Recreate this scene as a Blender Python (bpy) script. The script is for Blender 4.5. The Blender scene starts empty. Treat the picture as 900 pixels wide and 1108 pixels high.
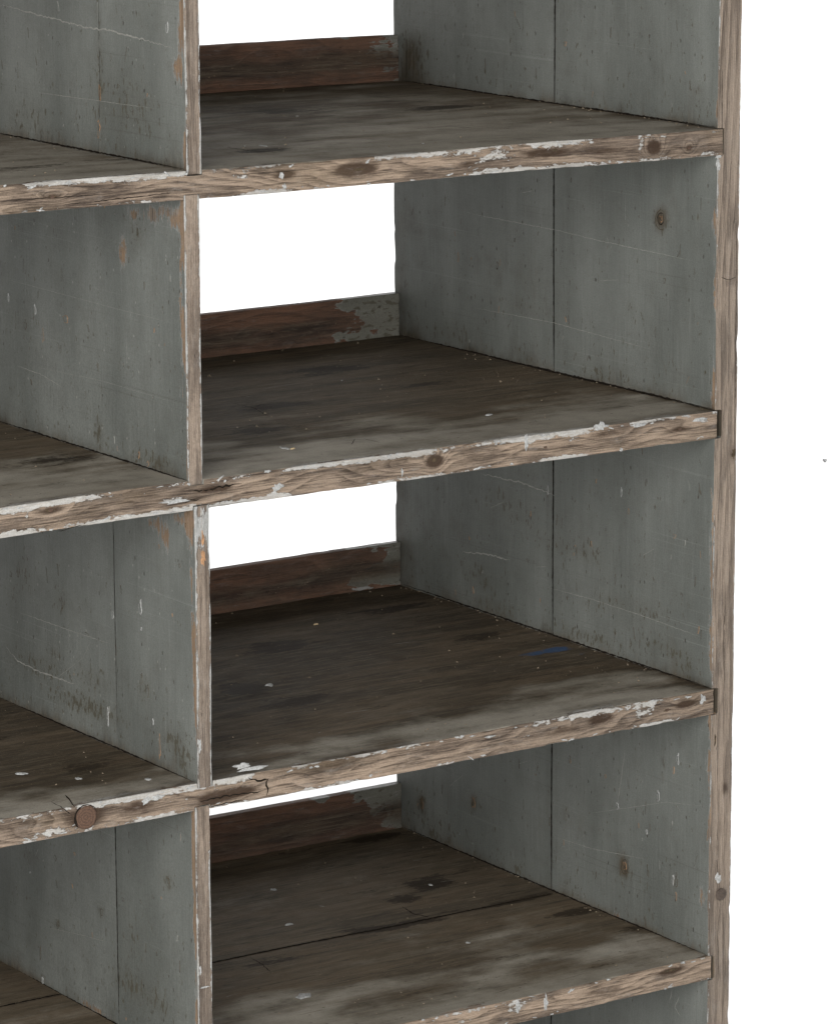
import bpy, math, random
import numpy as np
from mathutils import Matrix, Vector

sc = bpy.context.scene
C = sc.collection
rng = np.random.default_rng(7)

# ------------------------------------------------------------------ noise
def _h(i, j, k, s):
    n = (i * 374761393 + j * 668265263 + k * 2147483647 + s * 1274126177) & 0xFFFFFFFF
    n = ((n ^ (n >> 13)) * 1274126177) & 0xFFFFFFFF
    n = ((n ^ (n >> 16)) * 2246822519) & 0xFFFFFFFF
    return ((n ^ (n >> 15)) & 0xFFFFFF) / float(0xFFFFFF)

def vnoise(p, seed=0):
    p = np.asarray(p, float)
    i = np.floor(p).astype(np.int64); f = p - i
    f = f * f * (3 - 2 * f)
    x, y, z = i[:, 0], i[:, 1], i[:, 2]
    r = 0
    for a in (0, 1):
        for b in (0, 1):
            for c in (0, 1):
                w = (f[:, 0] if a else 1 - f[:, 0]) * (f[:, 1] if b else 1 - f[:, 1]) * (f[:, 2] if c else 1 - f[:, 2])
                r = r + w * _h(x + a, y + b, z + c, seed)
    return r

def fbm(p, seed=0, oct=3):
    p = np.asarray(p, float)
    t = 0; a = .5; s = 0
    for o in range(oct):
        t = t + a * vnoise(p * 2 ** o, seed + o * 17); s += a; a *= .5
    return t / s

def sst(a, b, x):
    t = np.clip((x - a) / (b - a), 0, 1)
    return t * t * (3 - 2 * t)

# ------------------------------------------------------------------ materials
class NT:
    def __init__(self, name):
        self.m = bpy.data.materials.new(name); self.m.use_nodes = True
        self.t = self.m.node_tree; self.t.nodes.clear()
    def n(self, typ, **kw):
        nd = self.t.nodes.new(typ)
        for k, v in kw.items(): setattr(nd, k, v)
        return nd
    def put(self, sock, v):
        if hasattr(v, 'is_output'): self.t.links.new(v, sock)
        else: sock.default_value = v
    def math(self, op, a, b=None, c=None, clamp=False):
        nd = self.n('ShaderNodeMath', operation=op, use_clamp=clamp)
        self.put(nd.inputs[0], a)
        if b is not None: self.put(nd.inputs[1], b)
        if c is not None: self.put(nd.inputs[2], c)
        return nd.outputs[0]
    def add(self, a, b): return self.math('ADD', a, b)
    def sub(self, a, b): return self.math('SUBTRACT', a, b)
    def mul(self, a, b): return self.math('MULTIPLY', a, b)
    def mad(self, a, b, c): return self.math('MULTIPLY_ADD', a, b, c)
    def mix(self, f, a, b, blend='MIX'):
        nd = self.n('ShaderNodeMix', data_type='RGBA', blend_type=blend)
        self.put(nd.inputs[0], f)
        self.put(nd.inputs[6], a if hasattr(a, 'is_output') else (*a, 1))
        self.put(nd.inputs[7], b if hasattr(b, 'is_output') else (*b, 1))
        return nd.outputs[2]
    def sst(self, a, b, x):
        nd = self.n('ShaderNodeMapRange', interpolation_type='SMOOTHSTEP')
        self.put(nd.inputs[0], x); nd.inputs[1].default_value = a; nd.inputs[2].default_value = b
        return nd.outputs[0]
    def attr(self, name, vec=False):
        nd = self.n('ShaderNodeAttribute', attribute_name=name)
        return nd.outputs['Vector' if vec else 'Fac']
    def vmul(self, v, s):
        nd = self.n('ShaderNodeVectorMath', operation='MULTIPLY')
        self.put(nd.inputs[0], v); nd.inputs[1].default_value = s
        return nd.outputs[0]
    def noise(self, v, s, detail=3, rough=.55, dist=0):
        nd = self.n('ShaderNodeTexNoise')
        self.put(nd.inputs['Vector'], self.vmul(v, s)); nd.inputs['Scale'].default_value = 1
        nd.inputs['Detail'].default_value = detail; nd.inputs['Roughness'].default_value = rough
        nd.inputs['Distortion'].default_value = dist
        return nd.outputs['Fac']
    def vor(self, v, s):
        nd = self.n('ShaderNodeTexVoronoi', feature='F1')
        self.put(nd.inputs['Vector'], self.vmul(v, s)); nd.inputs['Scale'].default_value = 1
        return nd.outputs['Distance'], nd.outputs['Color']
    def out(self, col, rough, height=None, dist=.001, spec=.3):
        b = self.n('ShaderNodeBsdfPrincipled')
        self.put(b.inputs['Base Color'], col if hasattr(col, 'is_output') else (*col, 1))
        self.put(b.inputs['Roughness'], rough); b.inputs['Specular IOR Level'].default_value = spec
        if height is not None:
            bp = self.n('ShaderNodeBump'); bp.inputs['Strength'].default_value = 1
            bp.inputs['Distance'].default_value = dist
            self.put(bp.inputs['Height'], height); self.t.links.new(bp.outputs[0], b.inputs['Normal'])
        o = self.n('ShaderNodeOutputMaterial'); self.t.links.new(b.outputs[0], o.inputs[0])
        return self.m

def aged_wood(name, paint, paint2, wood_hi, wood_lo, grey, fresh, pale, dirtc, rough=.6, spec=.3, scuff=False, soak=False):
    """old painted board: bare grained wood under worn grey paint, pale paint remnants, dirt"""
    m = NT(name); P = m.attr('P', True)
    ring, wear, dirt, palea, knot, fr, blue, olive = [m.attr(a) for a in ('ring', 'wear', 'dirt', 'pale', 'knot', 'fresh', 'blue', 'olive')]
    fine = m.noise(P, (60, 420, 420), 4, .65)
    mid = m.noise(P, (14, 60, 60), 4, .6)
    big = m.noise(P, (3.5, 11, 11), 3, .55)
    blot = m.noise(P, (38, 38, 38), 5, .62)
    grit = m.noise(P, (700, 700, 700), 3, .7)
    rag = m.noise(P, (120, 260, 260), 5, .7)
    fib = m.noise(P, (30, 800, 800), 4, .75)
    # wood
    rr = m.add(ring, m.add(m.mul(m.sub(mid, .5), .003), m.mul(m.sub(fib, .5), .0022)))
    fr_ = m.math('FRACT', m.math('DIVIDE', rr, .0046))
    late = m.mul(m.math('POWER', fr_, 2.0), m.sst(1.0, .88, fr_))
    fr2 = m.math('FRACT', m.math('DIVIDE', m.mad(m.sub(rag, .5), .002, rr), .0125))
    late2 = m.mul(m.sst(.45, .95, fr2), m.sst(1.0, .93, fr2))
    wc = m.mix(m.mul(late, m.mul(m.sst(.22, .62, fib), 1.0)), wood_hi, wood_lo)
    wc = m.mix(m.mul(late2, m.mul(m.sst(.35, .6, big), .85)), wc, m.mix(.8, wc, wood_lo))
    wc = m.mix(m.mul(m.sst(.35, .7, big), .65), wc, m.mix(m.mul(late, .8), grey, wood_lo))
    streak = m.noise(P, (7, 110, 110), 5, .65)
    wc = m.mix(m.mul(m.sst(.5, .68, streak), .7), wc, m.mix(.75, wc, wood_lo))
    wc = m.mix(m.mul(m.sst(.45, .3, streak), .55), wc, m.mix(.6, wc, wood_hi))
    patch = m.noise(P, (13, 60, 60), 5, .6)
    wc = m.mix(m.mul(m.sst(.5, .66, patch), .75), wc, m.mix(.7, grey, wood_lo))
    wc = m.mix(m.mul(m.sst(.45, .32, patch), .6), wc, m.mix(.25, wood_hi, grey))
    wc = m.mix(m.sst(.45, .72, fib), wc, m.mix(.55, wc, wood_lo))
    wc = m.mix(m.sst(.55, .3, fib), wc, m.mix(.4, wc, wood_hi))
    wc = m.mix(m.mul(m.sst(.1, .65, m.mad(m.sub(rag, .5), .5, knot)), .93), wc, m.mix(fib, (.012, .008, .006), (.06, .038, .025)))
    fn = m.sst(.4, .6, m.mad(m.sub(blot, .5), .5, fr))
    wc = m.mix(fn, wc, m.mix(fib, fresh, wood_lo))
    # paint
    pc = m.mix(m.sst(.3, .7, big), paint, paint2)
    pc = m.mix(m.mul(m.sst(.42, .75, blot), .45), pc, m.mix(.5, pc, (.06, .059, .05)))
    brush = m.noise(P, (16, 420, 420), 4, .7)
    pc = m.mix(m.mul(m.sst(.54, .74, brush), .24), pc, m.mix(.4, pc, pale))
    pc = m.mix(m.mul(m.sst(.46, .28, brush), .26), pc, (.05, .05, .044))
    if scuff:                                          # long faint diagonal scuffs from things slid in and out
        vr = m.n('ShaderNodeVectorRotate', rotation_type='Z_AXIS'); m.put(vr.inputs['Vector'], P); vr.inputs['Angle'].default_value = 1.15
        s1 = m.noise(vr.outputs[0], (9, 520, 3), 3, .6); s2_ = m.noise(P, (6, 14, 3), 2, .5)
        pc = m.mix(m.mul(m.mul(m.sst(.6, .74, s1), m.sst(.42, .62, s2_)), .2), pc, m.mix(.3, pale, paint2))
        pc = m.mix(m.mul(m.mul(m.sst(.4, .27, s1), m.sst(.58, .4, s2_)), .4), pc, (.05, .047, .038))
    wn = m.add(wear, m.add(m.mul(m.sub(mid, .5), .7), m.add(m.mul(m.sub(rag, .5), .9), m.add(m.mul(m.sub(brush, .5), 1.2), m.mul(m.sub(blot, .5), .7)))))
    mw = m.sst(.47, .53, wn)
    pc = m.mix(m.mul(m.sst(.36, .45, wn), .3), pc, pale)
    # olive rubbing and grime flecks on the paint
    on = m.noise(P, (110, 280, 280), 3, .6)
    ol = m.sst(.5, .57, m.add(m.mul(olive, .68), m.mul(m.sub(on, .5), 2.3)))
    pc = m.mix(m.mul(ol, .75), pc, (.05, .043, .027))
    pc = m.mix(m.mul(m.sst(.1, .8, olive), .3), pc, (.06, .056, .042))
    # tiny dents and flecks
    d1, c1 = m.vor(P, (90, 190, 190))
    sel = m.n('ShaderNodeSeparateColor'); m.put(sel.inputs[0], c1)
    dent = m.mul(m.sst(.2, .08, m.mad(m.sub(rag, .5), .3, d1)), m.sst(.86, .88, sel.outputs[0]))
    pc = m.mix(m.mul(dent, .75), pc, (.04, .033, .022))
    fleck = m.mul(m.sst(.16, .06, d1), m.sst(.045, .03, sel.outputs[1]))
    pc = m.mix(m.mul(fleck, .55), pc, (.30, .30, .275))
    col = m.mix(mw, pc, wc)
    # pale flaking remnants
    pn = m.add(palea, m.add(m.mul(m.sub(rag, .5), 1.5), m.mul(m.sub(blot, .5), .6)))
    pm = m.sst(.47, .55, pn)
    palec = m.mix(m.sst(.38, .66, rag), m.mix(.45, pale, paint2), pale)
    palec = m.mix(m.mul(m.sst(.5, .7, fib), .5), palec, wood_hi)
    col = m.mix(m.mul(pm, .9), col, palec)
    # whitewash left in the grain of the bare wood
    wash = m.mul(m.mul(m.sst(.5, .8, m.noise(P, (40, 110, 110), 5, .75)), m.sst(.35, .65, fib)), m.mul(mw, .5))
    col = m.mix(wash, col, m.mix(.4, pale, wood_hi))
    # dirt soaked in along the grain
    long_ = m.noise(P, (2.6, 24, 24), 5, .62)
    dn = m.add(dirt, m.add(m.mul(m.sub(mid, .5), .6), m.add(m.mul(m.sub(long_, .5), .9), m.add(m.mul(m.sub(rag, .5), .4), m.mul(m.sub(blot, .5), .4)))))
    dm = m.sst(-.06, .86, dn)
    dcol = m.mix(m.sst(.35, .7, m.noise(P, (6, 40, 40), 5, .68)), dirtc, m.mix(.4, dirtc, (.13, .09, .055)))
    stn = m.noise(P, (4.5, 13, 13), 5, .62, .8)
    dcol = m.mix(m.mul(m.sst(.48, .66, stn), .7), dcol, m.mix(.55, dirtc, (.012, .0085, .005)))
    dcol = m.mix(m.mul(m.sst(.46, .3, stn), .6), dcol, (.10, .078, .055))
    gl = m.noise(P, (9, 380, 380), 4, .7)
    gm = m.noise(P, (30, 150, 150), 5, .75)
    dcol = m.mix(m.mul(m.sst(.52, .68, gl), .75), dcol, m.mix(.45, dirtc, (.17, .14, .095)))
    dcol = m.mix(m.mul(m.sst(.46, .32, gl), .75), dcol, (.008, .006, .004))
    dcol = m.mix(m.mul(m.sst(.5, .7, gm), .7), dcol, m.mix(.5, dirtc, (.15, .125, .088)))
    dcol = m.mix(m.mul(m.sst(.45, .3, gm), .7), dcol, (.010, .0075, .0045))
    col = m.mix(m.mul(dm, .93), col, dcol)
    if soak: col = m.mix(m.mul(m.sst(.3, .6, m.add(olive, m.add(m.mul(m.sub(rag, .5), 1.2), m.add(m.mul(m.sub(long_, .5), 1.2), m.mul(m.sub(mid, .5), 1.6))))), .82), col, m.mix(gl, (.007, .005, .0035), (.026, .019, .012)))
    col = m.mix(m.mul(m.sst(.25, .55, m.add(blue, m.mul(m.sub(rag, .5), .9))), .7), col, (.016, .055, .13))
    # dust specks
    d2, c2 = m.vor(P, (330, 330, 330))
    s2 = m.n('ShaderNodeSeparateColor'); m.put(s2.inputs[0], c2)
    sp = m.mul(m.sst(.3, .12, d2), m.mul(m.sst(.965, .97, s2.outputs[0]), m.sst(.3, .7, dn)))
    col = m.mix(m.mul(sp, .45), col, (.26, .2, .13))
    # grain of the surface itself
    col = m.mix(.3, col, m.mix(m.sst(.25, .75, grit), (.45, .45, .45), (1.45, 1.45, 1.45)), 'MULTIPLY')
    h = m.add(m.mul(m.sub(1, mw), .7), m.mul(pm, .6))
    h = m.add(h, m.mul(m.mul(fib, .8), m.add(.2, mw)))
    h = m.add(h, m.mul(m.mul(late, mw), .3))
    h = m.add(h, m.mul(brush, .35))
    h = m.add(h, m.add(m.mul(grit, .2), m.mul(dent, -.8)))
    rg = m.math('ADD', m.mad(mw, .25, rough), m.mul(m.sub(blot, .5), .25), clamp=True)
    return m.out(col, rg, h, .0011, spec)

PALE = (.30, .305, .30)
M = {}
M['side_paint'] = aged_wood('worn_grey_paint', (.084, .0900, .0830), (.126, .1330, .1235), (.235, .188, .148), (.05, .037, .028), (.145, .122, .102), (.29, .195, .122), PALE, (.032, .026, .017), scuff=True)
M['shelf_wood'] = aged_wood('weathered_shelf_wood', (.205, .188, .155), (.26, .24, .203), (.275, .212, .160), (.019, .013, .0098), (.105, .085, .071), (.27, .175, .10), (.36, .36, .35), (.044, .032, .0185), .74, .1, soak=True)
M['shelf_dark'] = aged_wood('soot_stained_shelf_wood', (.205, .188, .155), (.26, .24, .203), (.275, .212, .160), (.019, .013, .0098), (.105, .085, .071), (.27, .175, .10), (.36, .36, .35), (.028, .0192, .0098), .74, .1, soak=True)
M['shelf_dusty'] = aged_wood('dusty_shelf_wood', (.205, .188, .155), (.26, .24, .203), (.275, .212, .160), (.019, .013, .0098), (.105, .085, .071), (.27, .175, .10), (.36, .36, .35), (.054, .0405, .025), .74, .1, soak=True)
M['rail_wood'] = aged_wood('stained_rail_wood', (.095, .094, .08), (.125, .123, .105), (.125, .062, .036), (.038, .02, .012), (.085, .052, .036), (.2, .1, .05), PALE, (.02, .0115, .007), .42, .4)

def simple(name, c1, c2, rough, scale, spec=.3):
    m = NT(name); tc = m.n('ShaderNodeTexCoord').outputs['Object']
    a = m.noise(tc, (scale,) * 3, 5, .65)
    return m.out(m.mix(m.sst(.3, .7, a), c1, c2), rough, a, .0005, spec)
M['crack'] = simple('dark_crack_joint_shade', (.006, .005, .004), (.016, .012, .009), .95, 400, .05)  # cracks, and also the shade painted along the shelf joints
M['scratch'] = simple('pale_scratch', (.24, .24, .22), (.15, .15, .138), .8, 500)
M['chip'] = simple('torn_wood', (.33, .19, .10), (.17, .10, .06), .9, 260, .1)
M['darkchip'] = simple('old_gouge', (.07, .05, .03), (.03, .024, .017), .9, 300, .1)
M['flake'] = simple('paint_flake', (.33, .335, .33), (.17, .17, .165), .75, 420)
M['nail'] = simple('rusty_iron', (.03, .018, .012), (.07, .04, .026), .7, 700)
def knot_mat():
    m = NT('knot_wood'); tc = m.n('ShaderNodeTexCoord').outputs['Object']
    ln = m.n('ShaderNodeVectorMath', operation='LENGTH'); m.put(ln.inputs[0], tc)
    a = m.noise(tc, (220, 220, 220), 4, .65); f = m.noise(tc, (900, 900, 900), 3, .7)
    r = m.math('FRACT', m.math('DIVIDE', m.mad(m.sub(a, .5), .004, ln.outputs['Value']), .0026))
    c = m.mix(m.mul(m.math('POWER', r, 1.6), .7), (.095, .056, .038), (.034, .02, .014))
    c = m.mix(m.sst(.4, .7, f), c, m.mix(.5, c, (.03, .019, .014)))
    c = m.mix(m.sst(.0095, .0125, ln.outputs['Value']), c, (.02, .013, .01))
    return m.out(c, .8, m.add(a, f), .0006, .2)
M['knot_wood'] = knot_mat()
M['peg'] = simple('dark_peg', (.075, .055, .042), (.03, .023, .019), .6, 600)
M['backdrop'] = simple('white_backdrop', (.83, .83, .83), (.85, .85, .85), .9, 2, .1)

# ------------------------------------------------------------------ boards
def grid_axis(lo, hi, step, fine_lo=True, fine_hi=True, extra=()):
    e = [0, .0004, .0009, .0016, .0026, .004, .006]
    L = hi - lo; pts = {lo, hi}
    if fine_lo: pts |= {lo + d for d in e if d < L * .49}
    if fine_hi: pts |= {hi - d for d in e if d < L * .49}
    n = max(1, int(round(L / step)))
    for i in range(1, n):
        x = lo + L * i / n
        if (not fine_lo or x - lo > .0065) and (not fine_hi or hi - x > .0065): pts.add(x)
    for x in extra:
        if lo < x < hi: pts.add(x)
    a = np.array(sorted(pts)); keep = np.r_[True, np.diff(a) > 1e-5]
    return a[keep]

ATTRS = ('ring', 'wear', 'dirt', 'pale', 'knot', 'fresh', 'blue', 'olive')

def lattice(xs, ys, zs):
    """closed box surface on the given grid lines: points and quads"""
    nx, ny, nz = len(xs), len(ys), len(zs)
    I = np.arange(nx * ny * nz).reshape(nx, ny, nz)
    Q = []
    def face(A, flip):
        a, b, c, d = A[:-1, :-1], A[1:, :-1], A[1:, 1:], A[:-1, 1:]
        q = np.stack([a, b, c, d], -1).reshape(-1, 4)
        Q.append(q[:, ::-1] if flip else q)
    face(I[:, :, 0], True); face(I[:, :, -1], False)
    face(I[:, 0, :], False); face(I[:, -1, :], True)
    face(I[0, :, :], True); face(I[-1, :, :], False)
    Q = np.concatenate(Q)
    u, inv = np.unique(Q, return_inverse=True)
    i, r = np.divmod(u, ny * nz); j, k = np.divmod(r, nz)
    return np.stack([xs[i], ys[j], zs[k]], 1), inv.reshape(-1, 4)

class Board:
    """one plank (or glued-up panel): collects lattices plus surface marks, builds ONE mesh"""
    def __init__(self, grain, seed):
        self.grain, self.seed = grain, seed
        self.V, self.F, self.A, self.MI, self.n = [], [], [], [], 0
        self.mats = []; self.seam = None
        self.off = np.random.default_rng(seed).uniform(-9, 9, 3)
    def P(self, p):
        o = {'x': (0, 1, 2), 'z': (2, 0, 1), 'y': (1, 0, 2)}[self.grain]
        q = p[:, o] + self.off
        if self.seam is not None: q = q + (p[:, 1] > self.seam)[:, None] * 2.7   # the second plank of a joined board has its own grain
        return q
    def warp(self, p):
        q = p.copy(); s = self.seed
        if self.grain == 'x':
            q[:, 2] += (fbm(np.c_[p[:, 0] * 5, p[:, 1] * 4, p[:, 0] * 0 + s], s) - .5) * .0024
            q[:, 1] += (fbm(np.c_[p[:, 0] * 6, p[:, 2] * 25, p[:, 0] * 0 + s], s + 3) - .5) * .002
        else:
            q[:, 0] += (fbm(np.c_[p[:, 2] * 5, p[:, 1] * 6, p[:, 0] * 0 + s], s) - .5) * .0013
            q[:, 1] += (fbm(np.c_[p[:, 2] * 6, p[:, 0] * 25, p[:, 0] * 0 + s], s + 3) - .5) * .0016
        return q
    def box(self, lo, hi, xs, ys, zs, attrs, r0=.0007, r1=.003, mod=None):
        lo, hi = np.array(lo), np.array(hi)
        base, F = lattice(xs, ys, zs)
        n = fbm(self.P(base) * np.array([45, 90, 90]), self.seed + 5, 3)
        r = (r0 + r1 * sst(.55, .8, n))[:, None]
        r = np.minimum(r, (hi - lo).min() * .35)
        pin = np.clip(base, lo + r, hi - r); d = base - pin
        L = np.linalg.norm(d, axis=1, keepdims=True)
        p = pin + d / np.maximum(L, 1e-9) * r
        # saw and handling unevenness
        nn = d / np.maximum(L, 1e-9)
        p = p + nn * (fbm(self.P(base) * np.array([60, 220, 220]), self.seed + 9, 2)[:, None] - .5) * .0006
        if mod is not None: p = mod(base, p)
        a = attrs(base)
        self.push(self.warp(p), F, a, 0, self.P(base))
    def push(self, V, F, a, mi, P):
        self.V.append(V); self.F.append(F + self.n); self.n += len(V)
        self.MI.append(np.full(len(F), mi))
        D = {k: np.broadcast_to(np.asarray(a.get(k, 0.), float), (len(V),)) for k in ATTRS}
        D['P'] = P
        self.A.append(D)
    def slot(self, mat):
        if mat not in self.mats: self.mats.append(mat)
        return self.mats.index(mat) + 1
    def plate(self, pts, axis, sign, at, h, mat):
        """small raised flake / sunken-looking gouge: polygon in the face plane with thickness h"""
        pts = np.asarray(pts, float); n = len(pts)
        fa = [i for i in range(3) if i != axis]
        def lift(s, o):
            c = pts.mean(0); q = c + (pts - c) * s
            v = np.zeros((n, 3)); v[:, fa[0]] = q[:, 0]; v[:, fa[1]] = q[:, 1]; v[:, axis] = at + sign * o
            return v
        a, b = lift(1.0, -.0002), lift(.86, h)
        ctr = b.mean(0, keepdims=True)
        V = np.r_[a, b, ctr]; F = []
        for i in range(n):
            j = (i + 1) % n
            F.append([i, j, n + j, n + i])
            F.append([n + i, n + j, 2 * n, 2 * n])
        F = np.array(F)
        # orientation
        e = np.cross(V[F[1][1]] - V[F[1][0]], V[2 * n] - V[F[1][0]])
        if e[axis] * sign < 0: F = F[:, ::-1]
        self.push(self.warp(V), F, {}, self.slot(mat), self.P(V))
    def ribbon(self, line, w, axis, sign, at, h, mat, seed=0, jag=.5):
        """thin crack, scratch or painted joint shade along a polyline lying in a face plane"""
        line = np.asarray(line, float)
        seg = np.r_[0, np.cumsum(np.linalg.norm(np.diff(line, axis=0), axis=1))]
        n = max(6, int(seg[-1] / .003)); t = np.linspace(0, seg[-1], n)
        q = np.c_[np.interp(t, seg, line[:, 0]), np.interp(t, seg, line[:, 1])]
        g = np.random.default_rng(seed + 77)
        tan = np.gradient(q, axis=0); tan /= np.maximum(np.linalg.norm(tan, axis=1, keepdims=True), 1e-9)
        nor = np.c_[-tan[:, 1], tan[:, 0]]
        q = q + nor * (g.uniform(-1, 1, (n, 1)) * w * jag)
        ww = w * .5 * np.clip(np.sin(np.linspace(.03, .97, n) * math.pi) * 1.6, .15, 1) * g.uniform(.45, 1.1, n)
        a, b = q + nor * ww[:, None], q - nor * ww[:, None]
        fa = [i for i in range(3) if i != axis]
        V = np.zeros((2 * n, 3)); V[:, axis] = at + sign * h
        V[:n, fa[0]], V[:n, fa[1]], V[n:, fa[0]], V[n:, fa[1]] = a[:, 0], a[:, 1], b[:, 0], b[:, 1]
        i = np.arange(n - 1)
        F = np.stack([i, i + 1, n + i + 1, n + i], 1)
        e = np.cross(V[F[0][1]] - V[F[0][0]], V[F[0][3]] - V[F[0][0]])
        if e[axis] * sign < 0: F = F[:, ::-1]
        self.push(self.warp(V), F, {}, self.slot(mat), self.P(V))
    def build(self, name, mat, parent, label=None):
        self.A = [a for v, a in zip(self.V, self.A)]
        V = np.concatenate(self.V); F = np.concatenate(self.F); MI = np.concatenate(self.MI)
        org = parent.matrix_world.translation if parent else Vector((0, 0, 0))
        o3 = np.array(WORLD[parent.name]) if parent else np.zeros(3)
        c = np.array([V[:, 0].min(), V[:, 1].min(), V[:, 2].min()])
        me = bpy.data.meshes.new(name)
        tri = F[:, 2] == F[:, 3]
        cnt = np.where(tri, 3, 4)
        start = np.r_[0, np.cumsum(cnt)[:-1]]
        mask = np.ones_like(F, bool); mask[tri, 3] = False
        me.vertices.add(len(V)); me.vertices.foreach_set('co', (V - c).astype(np.float32).ravel())
        lv = F[mask].astype(np.int32)
        me.loops.add(len(lv)); me.loops.foreach_set('vertex_index', lv)
        me.polygons.add(len(F)); me.polygons.foreach_set('loop_start', start.astype(np.int32))
        me.materials.append(mat)
        for k in self.mats: me.materials.append(k)
        me.polygons.foreach_set('material_index', MI.astype(np.int32))
        me.polygons.foreach_set('use_smooth', np.ones(len(F), bool))
        me.update(calc_edges=True); me.validate(); me.set_sharp_from_angle(angle=math.radians(50))
        for k in ATTRS:
            at = me.attributes.new(k, 'FLOAT', 'POINT')
            at.data.foreach_set('value', np.concatenate([D[k] for D in self.A]).astype(np.float32))
        at = me.attributes.new('P', 'FLOAT_VECTOR', 'POINT')
        at.data.foreach_set('vector', np.concatenate([D['P'] for D in self.A]).astype(np.float32).ravel())
        o = bpy.data.objects.new(name, me); C.objects.link(o)
        if parent: o.parent = parent
        o.location = Vector(c - o3)
        WORLD[o.name] = c
        if label: o['label'] = label
        return o
WORLD = {}

def blob(pts, c, rad, ang=0):
    """gaussian-ish ellipse in 2D face coordinates"""
    d = pts - np.array(c); ca, sa = math.cos(ang), math.sin(ang)
    x = (d[:, 0] * ca + d[:, 1] * sa) / rad[0]; y = (-d[:, 0] * sa + d[:, 1] * ca) / rad[1]
    return np.exp(-(x * x + y * y))

# ------------------------------------------------------------------ measurements (metres)
TP = .0267                      # side panel thickness
DEP, RAIL_Y, SEAM = .5397, .5288, .2573
SHELF = {                       # k: z at right end, slope along x, slope along y, thickness
    0: (.812, 0, 0, .025), 1: (.54019, -.0063, .001, .0249), 2: (.27245, -.0013, -.001, .0262),
    3: (.0, -.0012, .005, .0252), 4: (-.26948, -.0095, .003, .0240), 5: (-.545, 0, 0, .025)}
DIV = {1: -.5793, 2: -.5821, 3: -.5779, 4: -.5810, 5: -.580}   # left face of the divider below/above each shelf
DW = .0151
LEFT = -1.172                   # inner face of the far left side panel (out of frame)
FLOOR = -.66
def ztop(k, x=0., y=0.): z, a, b, t = SHELF[k]; return z + a * x + b * y

unit = bpy.data.objects.new('shelving_unit', None); C.objects.link(unit)
BASE = np.array([(LEFT + TP) / 2, DEP / 2, FLOOR]); unit.location = Vector(BASE)
WORLD['shelving_unit'] = BASE
unit['label'] = 'old open-backed wooden pigeonhole shelving unit with chipped grey paint and worn brown front edges'
unit['category'] = 'shelving unit'
bpy.context.view_layer.update()

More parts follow.
